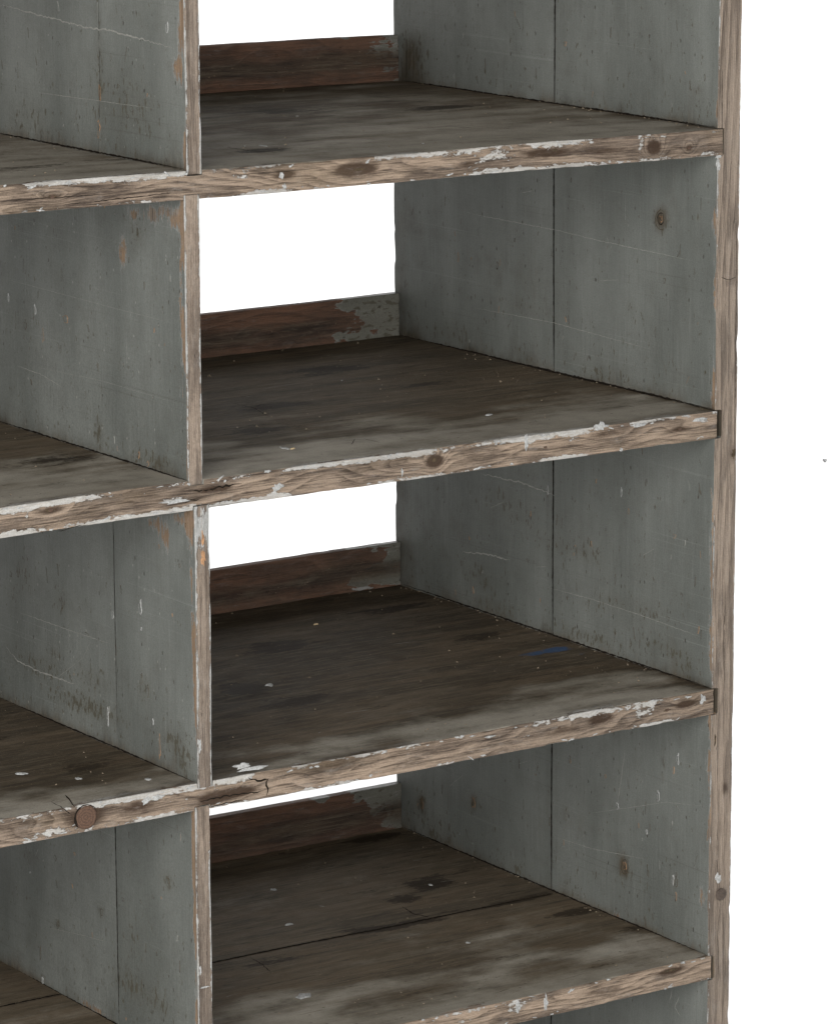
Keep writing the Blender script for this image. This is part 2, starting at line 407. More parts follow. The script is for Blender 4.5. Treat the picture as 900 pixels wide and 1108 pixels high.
# surface features measured on each board, in metres on that board
PANEL_FEATS = [('side', 'olive', 0.0853, 0.4459, 0.01, 0.0133, 0.0, 0.55), ('side', 'dirt', 0.0853, 0.4459, 0.01, 0.0124, 0.0, 1.25), ('side', 'dirt', 0.1352, -0.2124, 0.0091, 0.0135, 0.0, 1.15), ('side', 'dirt', 0.0531, -0.2078, 0.0044, 0.0085, 0.0, 0.7), ('side', 'dirt', 0.396, -0.2073, 0.0067, 0.0081, 0.0, 0.9), ('side', 'dirt', 0.4922, -0.2313, 0.007, 0.0103, 0.0, 0.9), ('side', 'dirt', 0.328, -0.1811, 0.0082, 0.007, 0.0, 0.4), ('side', 'dirt', 0.031, 0.5733, 0.0083, 0.0069, 0.0, 0.4), ('side', 'dirt', 0.1892, -0.1843, 0.0929, 0.0174, 0.0, 0.25), ('side', 'dirt', 0.3183, 0.3608, 0.0952, 0.0376, 0.0, 0.18), ('side', 'dirt', 0.4665, 0.087, 0.0427, 0.0498, 0.0, 0.25), ('side', 'olive', 0.0324, 0.5741, 0.0111, 0.0087, 0.0, 0.25), ('side', 'olive', 0.1352, -0.2124, 0.0106, 0.0154, 0.0, 0.6), ('side', 'olive', 0.503, 0.5714, 0.0237, 0.0267, 0.0, 0.7), ('side', 'dirt', 0.5149, 0.5628, 0.0204, 0.0191, 0.0, 0.5), ('side', 'olive', 0.3417, 0.1283, 0.0486, 0.0097, 0.0, 0.35), ('side', 'olive', 0.2539, 0.0957, 0.0392, 0.0095, 0.0, 0.3), ('side', 'olive', 0.192, 0.0976, 0.0305, 0.0132, 0.0, 0.35), ('side', 'olive', 0.1611, 0.0562, 0.0332, 0.0113, 0.0, 0.35), ('side', 'olive', 0.1014, 0.0585, 0.0368, 0.013, 0.0, 0.3), ('side', 'olive', 0.1912, 0.0124, 0.046, 0.0076, 0.0, 0.4), ('side', 'olive', 0.0715, 0.0273, 0.0364, 0.0093, 0.0, 0.35), ('side', 'olive', 0.3826, 0.038, 0.0364, 0.0118, 0.0, 0.35), ('side', 'olive', 0.3579, 0.0132, 0.041, 0.0079, 0.0, 0.4), ('side', 'olive', 0.0423, 0.0148, 0.0173, 0.0111, 0.0, 0.3), ('side', 'olive', 0.3175, 0.1132, 0.0482, 0.0077, 0.0, 0.3), ('side', 'olive', 0.2198, -0.2702, 0.0283, 0.0138, 0.0, 0.35), ('side', 'olive', 0.1117, -0.271, 0.0301, 0.0096, 0.0, 0.35), ('side', 'olive', 0.3162, -0.2602, 0.0245, 0.012, 0.0, 0.3), ('side', 'olive', 0.468, -0.2574, 0.0347, 0.0165, 0.0, 0.4), ('side', 'olive', 0.396, -0.2073, 0.0101, 0.0121, 0.0, 0.4), ('side', 'olive', 0.4922, -0.2313, 0.0105, 0.0124, 0.0, 0.5), ('side', 'pale', 0.0622, 0.6029, 0.0141, 0.0087, 0.0, 0.25), ('side', 'fresh', 0.0093, -0.2116, 0.0109, 0.0169, 0.0, 0.7), ('side', 'wear', 0.0093, -0.2116, 0.0109, 0.0169, 0.0, 0.6), ('side', 'wear', 0.1467, -0.2677, 0.0116, 0.0058, 0.0, 0.6), ('side', 'fresh', 0.1467, -0.2677, 0.0116, 0.0058, 0.0, 0.7), ('side', 'olive', 0.1319, 0.354, 0.0088, 0.0072, 0.0, 0.4), ('side', 'olive', 0.3182, 0.3325, 0.0635, 0.0075, 0.0, 0.25), ('side', 'olive', 0.4321, 0.2887, 0.0333, 0.0116, 0.0, 0.35), ('side', 'olive', 0.1787, 0.2863, 0.0601, 0.0092, 0.0, 0.25), ('side', 'dirt', 0.5288, 0.2953, 0.0104, 0.0592, 0.0, 0.25), ('side', 'dirt', 0.5339, 0.0853, 0.0088, 0.0706, 0.0, 0.25), ('front', 'knot', 0.0158, 0.3936, 0.009, 0.0044, 0.0, 0.45), ('front', 'knot', 0.0184, -0.1021, 0.0035, 0.0084, 0.0, 0.75), ('front', 'pale', 0.0107, -0.1924, 0.0046, 0.0056, 0.0, 0.8), ('front', 'knot', 0.0144, -0.2081, 0.0092, 0.0066, 0.0, 0.55), ('front', 'dirt', 0.0048, 0.4524, 0.0156, 0.0438, 0.0, 0.2), ('front', 'dirt', 0.0172, 0.0394, 0.016, 0.0735, 0.0, 0.2), ('front', 'knot', 0.0133, -0.2863, 0.0058, 0.0133, 0.0, 0.3), ('front', 'knot', 0.022, 0.2293, 0.0045, 0.0126, 0.0, 0.5), ('front', 'fresh', 0.0064, -0.285, 0.0035, 0.0171, 0.0, 0.7), ('front', 'fresh', 0.0004, -0.1242, 0.0023, 0.0373, 0.0, 0.6), ('front', 'dirt', 0.0276, -0.2417, 0.007, 0.0569, 0.0, 0.25)]
PANEL_MARKS = [('crack', 'L', ([(0.0801, 0.4465), (0.0805, 0.4442), (0.0817, 0.4422), (0.0832, 0.4408), (0.0852, 0.4401), (0.0872, 0.4403), (0.0888, 0.4414), (0.09, 0.4431), (0.0905, 0.4453), (0.0901, 0.4476), (0.0889, 0.4496), (0.0874, 0.451), (0.0854, 0.4517), (0.0834, 0.4514), (0.0818, 0.4504)], 0.0011)), ('dark', 'L', ([(0.0767, 0.446), (0.0774, 0.4422), (0.0792, 0.4388), (0.0818, 0.4363), (0.0851, 0.4352), (0.0884, 0.4356), (0.0912, 0.4374), (0.0931, 0.4404), (0.0939, 0.444), (0.0932, 0.4479), (0.0914, 0.4513), (0.0887, 0.4537), (0.0854, 0.4548), (0.0821, 0.4544), (0.0794, 0.4526)], 0.0008)), ('chip', 'P', ((0.0853, 0.4459), 0.0026, 0.0031, 0.0)), ('dark', 'L', ([(0.1276, -0.2105), (0.1281, -0.2136), (0.1294, -0.2165), (0.1313, -0.2186), (0.1336, -0.2198), (0.1359, -0.2198), (0.1379, -0.2186), (0.1393, -0.2165), (0.1397, -0.2136), (0.1393, -0.2105), (0.138, -0.2077), (0.136, -0.2055), (0.1338, -0.2044), (0.1315, -0.2044), (0.1295, -0.2055)], 0.0009)), ('chip', 'P', ((0.1337, -0.2101), 0.003, 0.0038, 0.0)), ('dark', 'P', ((0.0838, 0.4452), 0.0036, 0.0044, 0.0)), ('dark', 'P', ((0.3535, 0.3687), 0.0016, 0.0047, 0.0)), ('chip', 'P', ((0.3487, 0.3721), 0.0013, 0.0028, 0.0)), ('scratch', 'L', ([(0.4153, 0.4176), (0.3859, 0.4161), (0.2529, 0.4161), (0.1846, 0.4139), (0.0364, 0.4117)], 0.0007)), ('scratch', 'L', ([(0.3941, 0.3198), (0.2585, 0.3226), (0.0993, 0.3176)], 0.0006)), ('dark', 'P', ((0.1319, 0.354), 0.0044, 0.0011, 0.0)), ('dark', 'P', ((0.0801, 0.3867), 0.0021, 0.0027, 0.0)), ('dark', 'P', ((0.2407, 0.4221), 0.0018, 0.0022, 0.0)), ('dark', 'P', ((0.1518, 0.4159), 0.0015, 0.0036, 0.0)), ('chip', 'P', ((0.2405, 0.6017), 0.0023, 0.0023, 0.0)), ('dark', 'P', ((0.2651, 0.3887), 0.0093, 0.0009, 0.0)), ('chip', 'P', ((0.1936, 0.1076), 0.0023, 0.0028, 0.0)), ('chip', 'P', ((0.0603, 0.1401), 0.0022, 0.0023, 0.0)), ('dark', 'P', ((0.0691, 0.0565), 0.0032, 0.0028, 0.0)), ('dark', 'P', ((0.1536, 0.0577), 0.0039, 0.0019, 0.0)), ('dark', 'P', ((0.1814, 0.1033), 0.0027, 0.0033, 0.0)), ('chip', 'P', ((0.2227, 0.0919), 0.0015, 0.0019, 0.0)), ('dark', 'P', ((0.0911, 0.1621), 0.0015, 0.0022, 0.0)), ('scratch', 'L', ([(0.4159, 0.0594), (0.3661, 0.0656), (0.3303, 0.0663)], 0.0018)), ('scratch', 'L', ([(0.3793, 0.1482), (0.3176, 0.1507), (0.2543, 0.1471)], 0.0016)), ('scratch', 'L', ([(0.2694, 0.0497), (0.1915, 0.0522), (0.1013, 0.0511), (0.0142, 0.0481)], 0.0006)), ('scratch', 'L', ([(0.238, 0.0586), (0.2348, 0.0468)], 0.0006)), ('flake', 'P', ((0.1444, 0.1687), 0.0012, 0.0046, 0.0)), ('flake', 'P', ((0.2668, 0.1507), 0.0013, 0.0048, 0.0)), ('chip', 'P', ((0.1337, -0.2121), 0.003, 0.0034, 0.0)), ('dark', 'P', ((0.0516, -0.2065), 0.0029, 0.0047, 0.0)), ('flake', 'P', ((0.056, -0.2057), 0.0015, 0.0047, 0.0)), ('chip', 'P', ((0.0514, -0.2216), 0.0015, 0.0038, 0.0)), ('chip', 'P', ((0.396, -0.2073), 0.0034, 0.0051, 0.0)), ('dark', 'P', ((0.3927, -0.2045), 0.0022, 0.004, 0.0)), ('chip', 'P', ((0.4922, -0.2323), 0.0035, 0.0046, 0.0)), ('dark', 'P', ((0.494, -0.2307), 0.0026, 0.0041, 0.0)), ('dark', 'P', ((0.2272, -0.1223), 0.0019, 0.0039, 0.0)), ('dark', 'P', ((0.2828, -0.1252), 0.0016, 0.0039, 0.0)), ('chip', 'P', ((0.2257, -0.1239), 0.0013, 0.0019, 0.0)), ('scratch', 'L', ([(0.1352, -0.0917), (0.1408, -0.1245), (0.1466, -0.1527)], 0.001)), ('flake', 'P', ((0.0508, -0.081), 0.0017, 0.0056, 0.0)), ('flake', 'P', ((0.0809, -0.1266), 0.0018, 0.0057, 0.0)), ('flake', 'P', ((0.1466, -0.1517), 0.0023, 0.0038, 0.0)), ('scratch', 'L', ([(0.2519, -0.2094), (0.189, -0.2066), (0.0977, -0.1953)], 0.0005)), ('scratch', 'L', ([(0.1894, -0.1697), (0.069, -0.1294), (0.011, -0.1193)], 0.0004)), ('chip', 'P', ((0.1884, -0.2767), 0.0031, 0.002, 0.0)), ('chip', 'P', ((0.1667, -0.1257), 0.0015, 0.0019, 0.0)), ('flake', 'P', ((0.0981, -0.1668), 0.0012, 0.0028, 0.0)), ('dark', 'P', ((0.0401, -0.2805), 0.0015, 0.0028, 0.0)), ('scratch', 'L', ([(0.0438, -0.3226), (0.051, -0.3362), (0.042, -0.3432)], 0.0012)), ('scratch', 'L', ([(0.0557, -0.3183), (0.0599, -0.3339)], 0.001))]
PANEL_FRONT_MARKS = [('crack', 'L', ([(0.0237, 0.4579), (0.024, 0.3716), (0.0239, 0.247)], 0.0007)), ('crack', 'L', ([(0.0057, 0.3998), (0.0135, 0.3964), (0.0236, 0.3982)], 0.0008)), ('dark', 'P', ((0.0231, 0.2291), 0.0023, 0.0054, 0.0)), ('crack', 'L', ([(0.0152, 0.0945), (0.0138, 0.0399), (0.0158, -0.0156)], 0.0006)), ('crack', 'L', ([(0.0034, 0.6084), (0.0052, 0.5653), (0.0038, 0.5135)], 0.0005)), ('flake', 'P', ((0.0005, 0.5154), 0.0033, 0.0035, 0.0)), ('flake', 'P', ((0.0006, 0.5067), 0.0022, 0.0061, 0.0)), ('flake', 'P', ((0.0112, -0.1915), 0.0035, 0.0047, 0.0)), ('dark', 'P', ((0.005, -0.0508), 0.0011, 0.0074, 0.0)), ('crack', 'L', ([(0.0097, -0.1351), (0.0092, -0.1724), (0.0131, -0.2013)], 0.0006)), ('crack', 'L', ([(0.0145, -0.2156), (0.0115, -0.2481), (0.0135, -0.2958)], 0.0006))]
DIV_FEATS = {1: [('side', 'olive', 0.0947, 0.5945, 0.0476, 0.0258, 0.0, 0.35), ('side', 'olive', 0.1445, 0.6307, 0.0065, 0.0731, 0.0, 0.45), ('side', 'fresh', 0.013, 0.6292, 0.0116, 0.0165, 0.0, 0.7), ('side', 'wear', 0.013, 0.6292, 0.0116, 0.0165, 0.0, 0.55), ('side', 'wear', 0.0459, 0.5589, 0.0089, 0.006, 0.0, 0.6), ('side', 'fresh', 0.0459, 0.5589, 0.0089, 0.006, 0.0, 0.7), ('side', 'olive', 0.2774, 0.5659, 0.0346, 0.0169, 0.0, 0.3), ('side', 'wear', 0.0074, 0.6649, 0.0086, 0.0235, 0.0, 0.4), ('side', 'fresh', 0.0074, 0.6649, 0.0086, 0.0235, 0.0, 0.6)], 2: [('side', 'wear', 0.106, 0.4621, 0.0092, 0.0271, 0.0, 0.65), ('side', 'fresh', 0.106, 0.4621, 0.0122, 0.0296, 0.0, 0.8), ('side', 'wear', 0.084, 0.4972, 0.0121, 0.0086, 0.0, 0.65), ('side', 'fresh', 0.084, 0.4972, 0.0121, 0.0086, 0.0, 0.7), ('side', 'wear', 0.054, 0.4997, 0.0119, 0.0109, 0.0, 0.7), ('side', 'pale', 0.0556, 0.5012, 0.0063, 0.0057, 0.0, 0.35), ('side', 'wear', 0.0138, 0.501, 0.0117, 0.012, 0.0, 0.7), ('side', 'pale', 0.0153, 0.5016, 0.0046, 0.0048, 0.0, 0.3), ('side', 'wear', 0.0337, 0.5052, 0.0088, 0.0084, 0.0, 0.6), ('side', 'fresh', 0.0338, 0.5028, 0.0118, 0.0109, 0.0, 0.5), ('side', 'fresh', 0.014, 0.4962, 0.0117, 0.0108, 0.0, 0.6), ('side', 'wear', 0.0079, 0.395, 0.0053, 0.0851, 0.0, 0.5), ('side', 'fresh', 0.0079, 0.395, 0.0059, 0.0851, 0.0, 0.8), ('side', 'olive', 0.0783, 0.4792, 0.0222, 0.0147, 0.0, 0.35), ('side', 'olive', 0.1532, 0.291, 0.0083, 0.0153, 0.0, 0.6), ('side', 'wear', 0.1191, 0.2829, 0.0124, 0.0051, 0.0, 0.6), ('side', 'fresh', 0.1191, 0.2829, 0.0124, 0.0051, 0.0, 0.8), ('side', 'olive', 0.0535, 0.2819, 0.0397, 0.0067, 0.0, 0.5), ('side', 'olive', 0.2193, 0.4251, 0.0102, 0.0068, 0.0, 0.35), ('side', 'olive', 0.2905, 0.3733, 0.0352, 0.0121, 0.0, 0.3)], 3: [('side', 'wear', 0.0672, 0.2242, 0.0152, 0.0101, 0.0, 0.75), ('side', 'fresh', 0.0672, 0.2242, 0.0152, 0.0101, 0.0, 0.8), ('side', 'wear', 0.0469, 0.2136, 0.0075, 0.0176, 0.0, 0.8), ('side', 'fresh', 0.0469, 0.2136, 0.009, 0.0176, 0.0, 0.9), ('side', 'wear', 0.0258, 0.2365, 0.0149, 0.0112, 0.0, 0.6), ('side', 'wear', 0.0072, 0.2348, 0.0089, 0.0174, 0.0, 0.65), ('side', 'fresh', 0.0149, 0.2359, 0.0296, 0.0162, 0.0, 0.8), ('side', 'olive', 0.2134, 0.0289, 0.0433, 0.0107, 0.0, 0.45), ('side', 'olive', 0.1625, 0.0295, 0.0372, 0.0088, 0.0, 0.5), ('side', 'olive', 0.0886, 0.067, 0.0131, 0.0155, 0.0, 0.45), ('side', 'olive', 0.0416, 0.0321, 0.0224, 0.0103, 0.0, 0.5), ('side', 'olive', 0.3063, 0.1341, 0.0215, 0.0197, 0.0, 0.4), ('side', 'olive', 0.237, 0.1182, 0.0157, 0.0142, 0.0, 0.35), ('side', 'olive', 0.0215, 0.0154, 0.0159, 0.0137, 0.0, 0.5), ('side', 'olive', 0.2874, 0.0488, 0.0447, 0.0126, 0.0, 0.4), ('side', 'olive', 0.1832, 0.0573, 0.0375, 0.0106, 0.0, 0.4), ('side', 'pale', 0.2839, 0.0468, 0.0143, 0.0072, 0.0, 0.35), ('side', 'pale', 0.0495, 0.032, 0.008, 0.0034, 0.0, 0.5), ('side', 'wear', 0.0046, 0.1658, 0.0044, 0.0751, 0.0, 0.5), ('side', 'fresh', 0.0046, 0.1658, 0.0059, 0.0751, 0.0, 0.7), ('side', 'olive', 0.3289, 0.112, 0.0145, 0.009, 0.0, 0.35), ('side', 'olive', 0.2515, 0.0651, 0.0158, 0.0107, 0.0, 0.35), ('front', 'pale', -0.5701, 0.2318, 0.0094, 0.0247, 0.0, 0.75), ('front', 'wear', -0.5706, 0.2071, 0.0038, 0.0214, 0.0, 0.3)], 4: [('side', 'olive', 0.0487, -0.1019, 0.0129, 0.0105, 0.0, 0.5), ('side', 'olive', 0.1697, -0.1615, 0.0069, 0.0063, 0.0, 0.5), ('side', 'olive', 0.2526, -0.197, 0.0107, 0.0065, 0.0, 0.45), ('side', 'wear', 0.1822, -0.2602, 0.0382, 0.0055, 0.0, 0.6), ('side', 'fresh', 0.1822, -0.2602, 0.0417, 0.0064, 0.0, 0.9), ('side', 'wear', 0.0264, -0.0542, 0.0076, 0.0052, 0.0, 0.6), ('side', 'fresh', 0.0264, -0.0542, 0.0091, 0.0065, 0.0, 0.9), ('side', 'olive', 0.3088, -0.1411, 0.0183, 0.0056, 0.0, 0.45), ('side', 'olive', 0.0884, -0.2219, 0.0498, 0.0125, 0.0, 0.35), ('side', 'olive', 0.1212, -0.2134, 0.0421, 0.0108, 0.0, 0.3), ('side', 'wear', 0.0037, -0.0862, 0.0048, 0.0775, 0.0, 0.4), ('side', 'fresh', 0.0037, -0.0862, 0.006, 0.0775, 0.0, 0.7), ('side', 'olive', 0.1031, -0.173, 0.05, 0.0267, 0.0, 0.2)]}
DIV_MARKS = {1: [('scratch', 'L', ([(0.3245, 0.663), (0.2139, 0.6565), (0.1646, 0.6535), (0.1243, 0.654), (0.0201, 0.6467)], 0.0016)), ('scratch', 'L', ([(0.2592, 0.5885), (0.1591, 0.5905), (0.0479, 0.5922)], 0.0005)), ('dark', 'P', ((0.1024, 0.6019), 0.0024, 0.0016, 0.0)), ('dark', 'P', ((0.0918, 0.5883), 0.0032, 0.0024, 0.0)), ('dark', 'P', ((0.079, 0.5943), 0.0019, 0.0024, 0.0)), ('dark', 'P', ((0.0984, 0.5813), 0.0024, 0.0016, 0.0)), ('dark', 'P', ((0.0842, 0.5793), 0.0024, 0.0016, 0.0)), ('dark', 'P', ((0.1133, 0.6066), 0.0016, 0.0016, 0.0)), ('dark', 'P', ((0.0715, 0.5837), 0.0016, 0.0032, 0.0)), ('dark', 'P', ((0.1252, 0.6306), 0.0016, 0.0032, 0.0)), ('dark', 'P', ((0.2182, 0.6357), 0.0034, 0.0021, 0.0)), ('flake', 'P', ((0.0287, 0.6633), 0.0018, 0.0047, 0.0)), ('dark', 'P', ((0.0766, 0.572), 0.0016, 0.0024, 0.0)), ('dark', 'P', ((0.1082, 0.5739), 0.0019, 0.0016, 0.0)), ('crack', 'L', ([(0.1442, 0.6792), (0.1451, 0.6145), (0.1487, 0.5465)], 0.0008)), ('chip', 'P', ((0.1487, 0.5653), 0.0024, 0.0082, 0.0)), ('chip', 'P', ((0.1458, 0.5982), 0.0019, 0.0065, 0.0))], 2: [('dark', 'P', ((0.1531, 0.2927), 0.002, 0.0068, 0.0)), ('dark', 'P', ((0.1065, 0.4465), 0.0024, 0.0025, 0.0)), ('scratch', 'L', ([(0.1007, 0.3863), (0.1017, 0.3597)], 0.0006)), ('dark', 'P', ((0.1001, 0.36), 0.0019, 0.0012, 0.0)), ('dark', 'P', ((0.2142, 0.4266), 0.002, 0.0042, 0.0)), ('chip', 'P', ((0.2526, 0.3673), 0.0022, 0.006, 0.0)), ('dark', 'P', ((0.2853, 0.3723), 0.0025, 0.0035, 0.0)), ('dark', 'P', ((0.2255, 0.3616), 0.0024, 0.0043, 0.0)), ('dark', 'P', ((0.2206, 0.3589), 0.0017, 0.0034, 0.0)), ('scratch', 'L', ([(0.3013, 0.332), (0.2578, 0.3305), (0.2187, 0.3242)], 0.0008)), ('dark', 'P', ((0.1784, 0.3226), 0.0022, 0.0034, 0.0)), ('dark', 'P', ((0.1498, 0.4171), 0.0016, 0.0042, 0.0)), ('chip', 'P', ((0.2108, 0.3882), 0.0042, 0.0034, 0.0)), ('flake', 'P', ((0.2654, 0.3895), 0.0017, 0.0043, 0.0)), ('dark', 'P', ((0.0923, 0.3545), 0.0019, 0.0033, 0.0)), ('dark', 'P', ((0.154, 0.3539), 0.0017, 0.0021, 0.0)), ('chip', 'P', ((0.0694, 0.2776), 0.0024, 0.0025, 0.0)), ('dark', 'P', ((0.2934, 0.3496), 0.0014, 0.0026, 0.0)), ('dark', 'P', ((0.2896, 0.3199), 0.0018, 0.0035, 0.0)), ('flake', 'P', ((0.3158, 0.3941), 0.0012, 0.0035, 0.0)), ('scratch', 'L', ([(0.3326, 0.411), (0.2284, 0.4104), (0.1127, 0.4095), (0.0182, 0.4097)], 0.0003)), ('scratch', 'L', ([(0.2836, 0.3354), (0.1479, 0.3406), (0.0126, 0.34)], 0.0003))], 3: [('flake', 'P', ((0.0941, 0.1417), 0.0026, 0.0077, 0.0)), ('flake', 'P', ((0.1437, 0.126), 0.002, 0.0035, 0.0)), ('flake', 'P', ((0.0931, 0.1232), 0.0013, 0.0017, 0.0)), ('scratch', 'L', ([(0.3462, 0.0546), (0.3232, 0.0458), (0.2823, 0.0436), (0.2126, 0.0458)], 0.0015)), ('chip', 'P', ((0.0643, 0.0202), 0.0018, 0.0103, 0.0)), ('dark', 'P', ((0.2537, 0.0176), 0.0021, 0.0045, 0.0)), ('dark', 'P', ((0.2794, 0.0308), 0.0021, 0.0032, 0.0)), ('dark', 'P', ((0.2651, 0.0738), 0.0023, 0.0018, 0.0)), ('dark', 'P', ((0.1159, 0.0758), 0.0017, 0.0017, 0.0)), ('dark', 'P', ((0.3188, 0.1344), 0.002, 0.0072, 0.0)), ('dark', 'P', ((0.3049, 0.1273), 0.0022, 0.0054, 0.0)), ('dark', 'P', ((0.2981, 0.1197), 0.0021, 0.0045, 0.0)), ('dark', 'P', ((0.237, 0.1182), 0.0017, 0.0053, 0.0)), ('dark', 'P', ((0.2044, 0.1184), 0.0017, 0.0035, 0.0)), ('dark', 'P', ((0.1934, 0.098), 0.0068, 0.0014, 0.0)), ('crack', 'L', ([(0.1387, 0.215), (0.1399, 0.1824), (0.1392, 0.1355), (0.1412, 0.105)], 0.0005)), ('scratch', 'L', ([(0.3208, 0.0939), (0.2328, 0.0953), (0.1481, 0.0976)], 0.0007)), ('dark', 'P', ((0.0947, 0.076), 0.002, 0.0052, 0.0)), ('dark', 'P', ((0.0837, 0.0672), 0.002, 0.0052, 0.0)), ('dark', 'P', ((0.1137, 0.0479), 0.0017, 0.0026, 0.0)), ('flake', 'P', ((0.0749, 0.0409), 0.0015, 0.0026, 0.0)), ('dark', 'P', ((0.0256, 0.1934), 0.0017, 0.0017, 0.0)), ('flake', 'P', ((0.1558, 0.0283), 0.0012, 0.0079, 0.0)), ('dark', 'P', ((0.3334, 0.1281), 0.0018, 0.0027, 0.0)), ('scratch', 'L', ([(0.2525, 0.0427), (0.1995, 0.074), (0.1816, 0.0969)], 0.0004))], 4: [('dark', 'P', ((0.0486, -0.1002), 0.0024, 0.0026, 0.0)), ('dark', 'P', ((0.1697, -0.1606), 0.0027, 0.0036, 0.0)), ('dark', 'P', ((0.2525, -0.196), 0.0029, 0.0037, 0.0)), ('dark', 'P', ((0.2542, -0.1937), 0.0018, 0.0028, 0.0)), ('dark', 'P', ((0.282, -0.2563), 0.0024, 0.0037, 0.0)), ('flake', 'P', ((0.2839, -0.2587), 0.0015, 0.0037, 0.0)), ('dark', 'P', ((0.3087, -0.1383), 0.0073, 0.0011, 0.0)), ('dark', 'P', ((0.2549, -0.1303), 0.0025, 0.0027, 0.0)), ('flake', 'P', ((0.3042, -0.1574), 0.0015, 0.0011, 0.0)), ('dark', 'P', ((0.2225, -0.1898), 0.0025, 0.0023, 0.0)), ('dark', 'P', ((0.2908, -0.1393), 0.0018, 0.0014, 0.0)), ('dark', 'P', ((0.1301, -0.1387), 0.0022, 0.0018, 0.0)), ('dark', 'P', ((0.2251, -0.1697), 0.0021, 0.0027, 0.0)), ('dark', 'P', ((0.1976, -0.2166), 0.0023, 0.0023, 0.0)), ('dark', 'P', ((0.0874, -0.242), 0.0033, 0.0018, 0.0)), ('scratch', 'L', ([(0.276, -0.2041), (0.2053, -0.1934), (0.1537, -0.1867)], 0.0004)), ('dark', 'P', ((0.1661, -0.199), 0.0017, 0.0018, 0.0)), ('dark', 'P', ((0.0984, -0.1331), 0.0017, 0.0018, 0.0)), ('dark', 'P', ((0.0619, -0.1619), 0.0016, 0.0018, 0.0))]}
DIV_FRONT_MARKS = {3: [('chip', 'P', ((-0.5698, 0.2211), 0.0015, 0.0074, 0.0)), ('chip', 'P', ((-0.5697, 0.2045), 0.0024, 0.0066, 0.0)), ('flake', 'P', ((-0.5754, 0.0368), 0.0019, 0.0067, 0.0))], 4: [('flake', 'P', ((-0.5735, -0.1881), 0.0048, 0.0008, 0.0)), ('flake', 'P', ((-0.578, -0.1708), 0.0012, 0.0043, 0.0))]}
SHELF_LOOK = {0: {'hi': 1.0, 'lo': 0.8, 'mid': 0.3, 'd0': -0.02, 'd1': 0.16, 'dirt': 1.0, 'tw': 0.35}, 5: {'hi': 1.0, 'lo': 0.8, 'mid': 0.3, 'd0': -0.02, 'd1': 0.16, 'dirt': 1.0, 'tw': 0.35}, 1: {'hi': 1.25, 'lo': 0.8, 'mid': 0.2, 'd0': 0.02, 'd1': 0.45, 'dirt': 0.66, 'tw': 0.35}, 2: {'hi': 1.4, 'lo': 1.05, 'mid': 0.26, 'd0': 0.015, 'd1': 0.25, 'dirt': 1.0, 'tw': 0.35}, 3: {'hi': 1.0, 'lo': 0.8, 'mid': 0.25, 'd0': 0.0, 'd1': 0.15, 'dirt': 1.25, 'tw': 0.35}, 4: {'hi': 0.6, 'lo': 0.5, 'mid': 0.15, 'd0': -0.03, 'd1': 0.22, 'dirt': 0.86, 'tw': 0.35}}
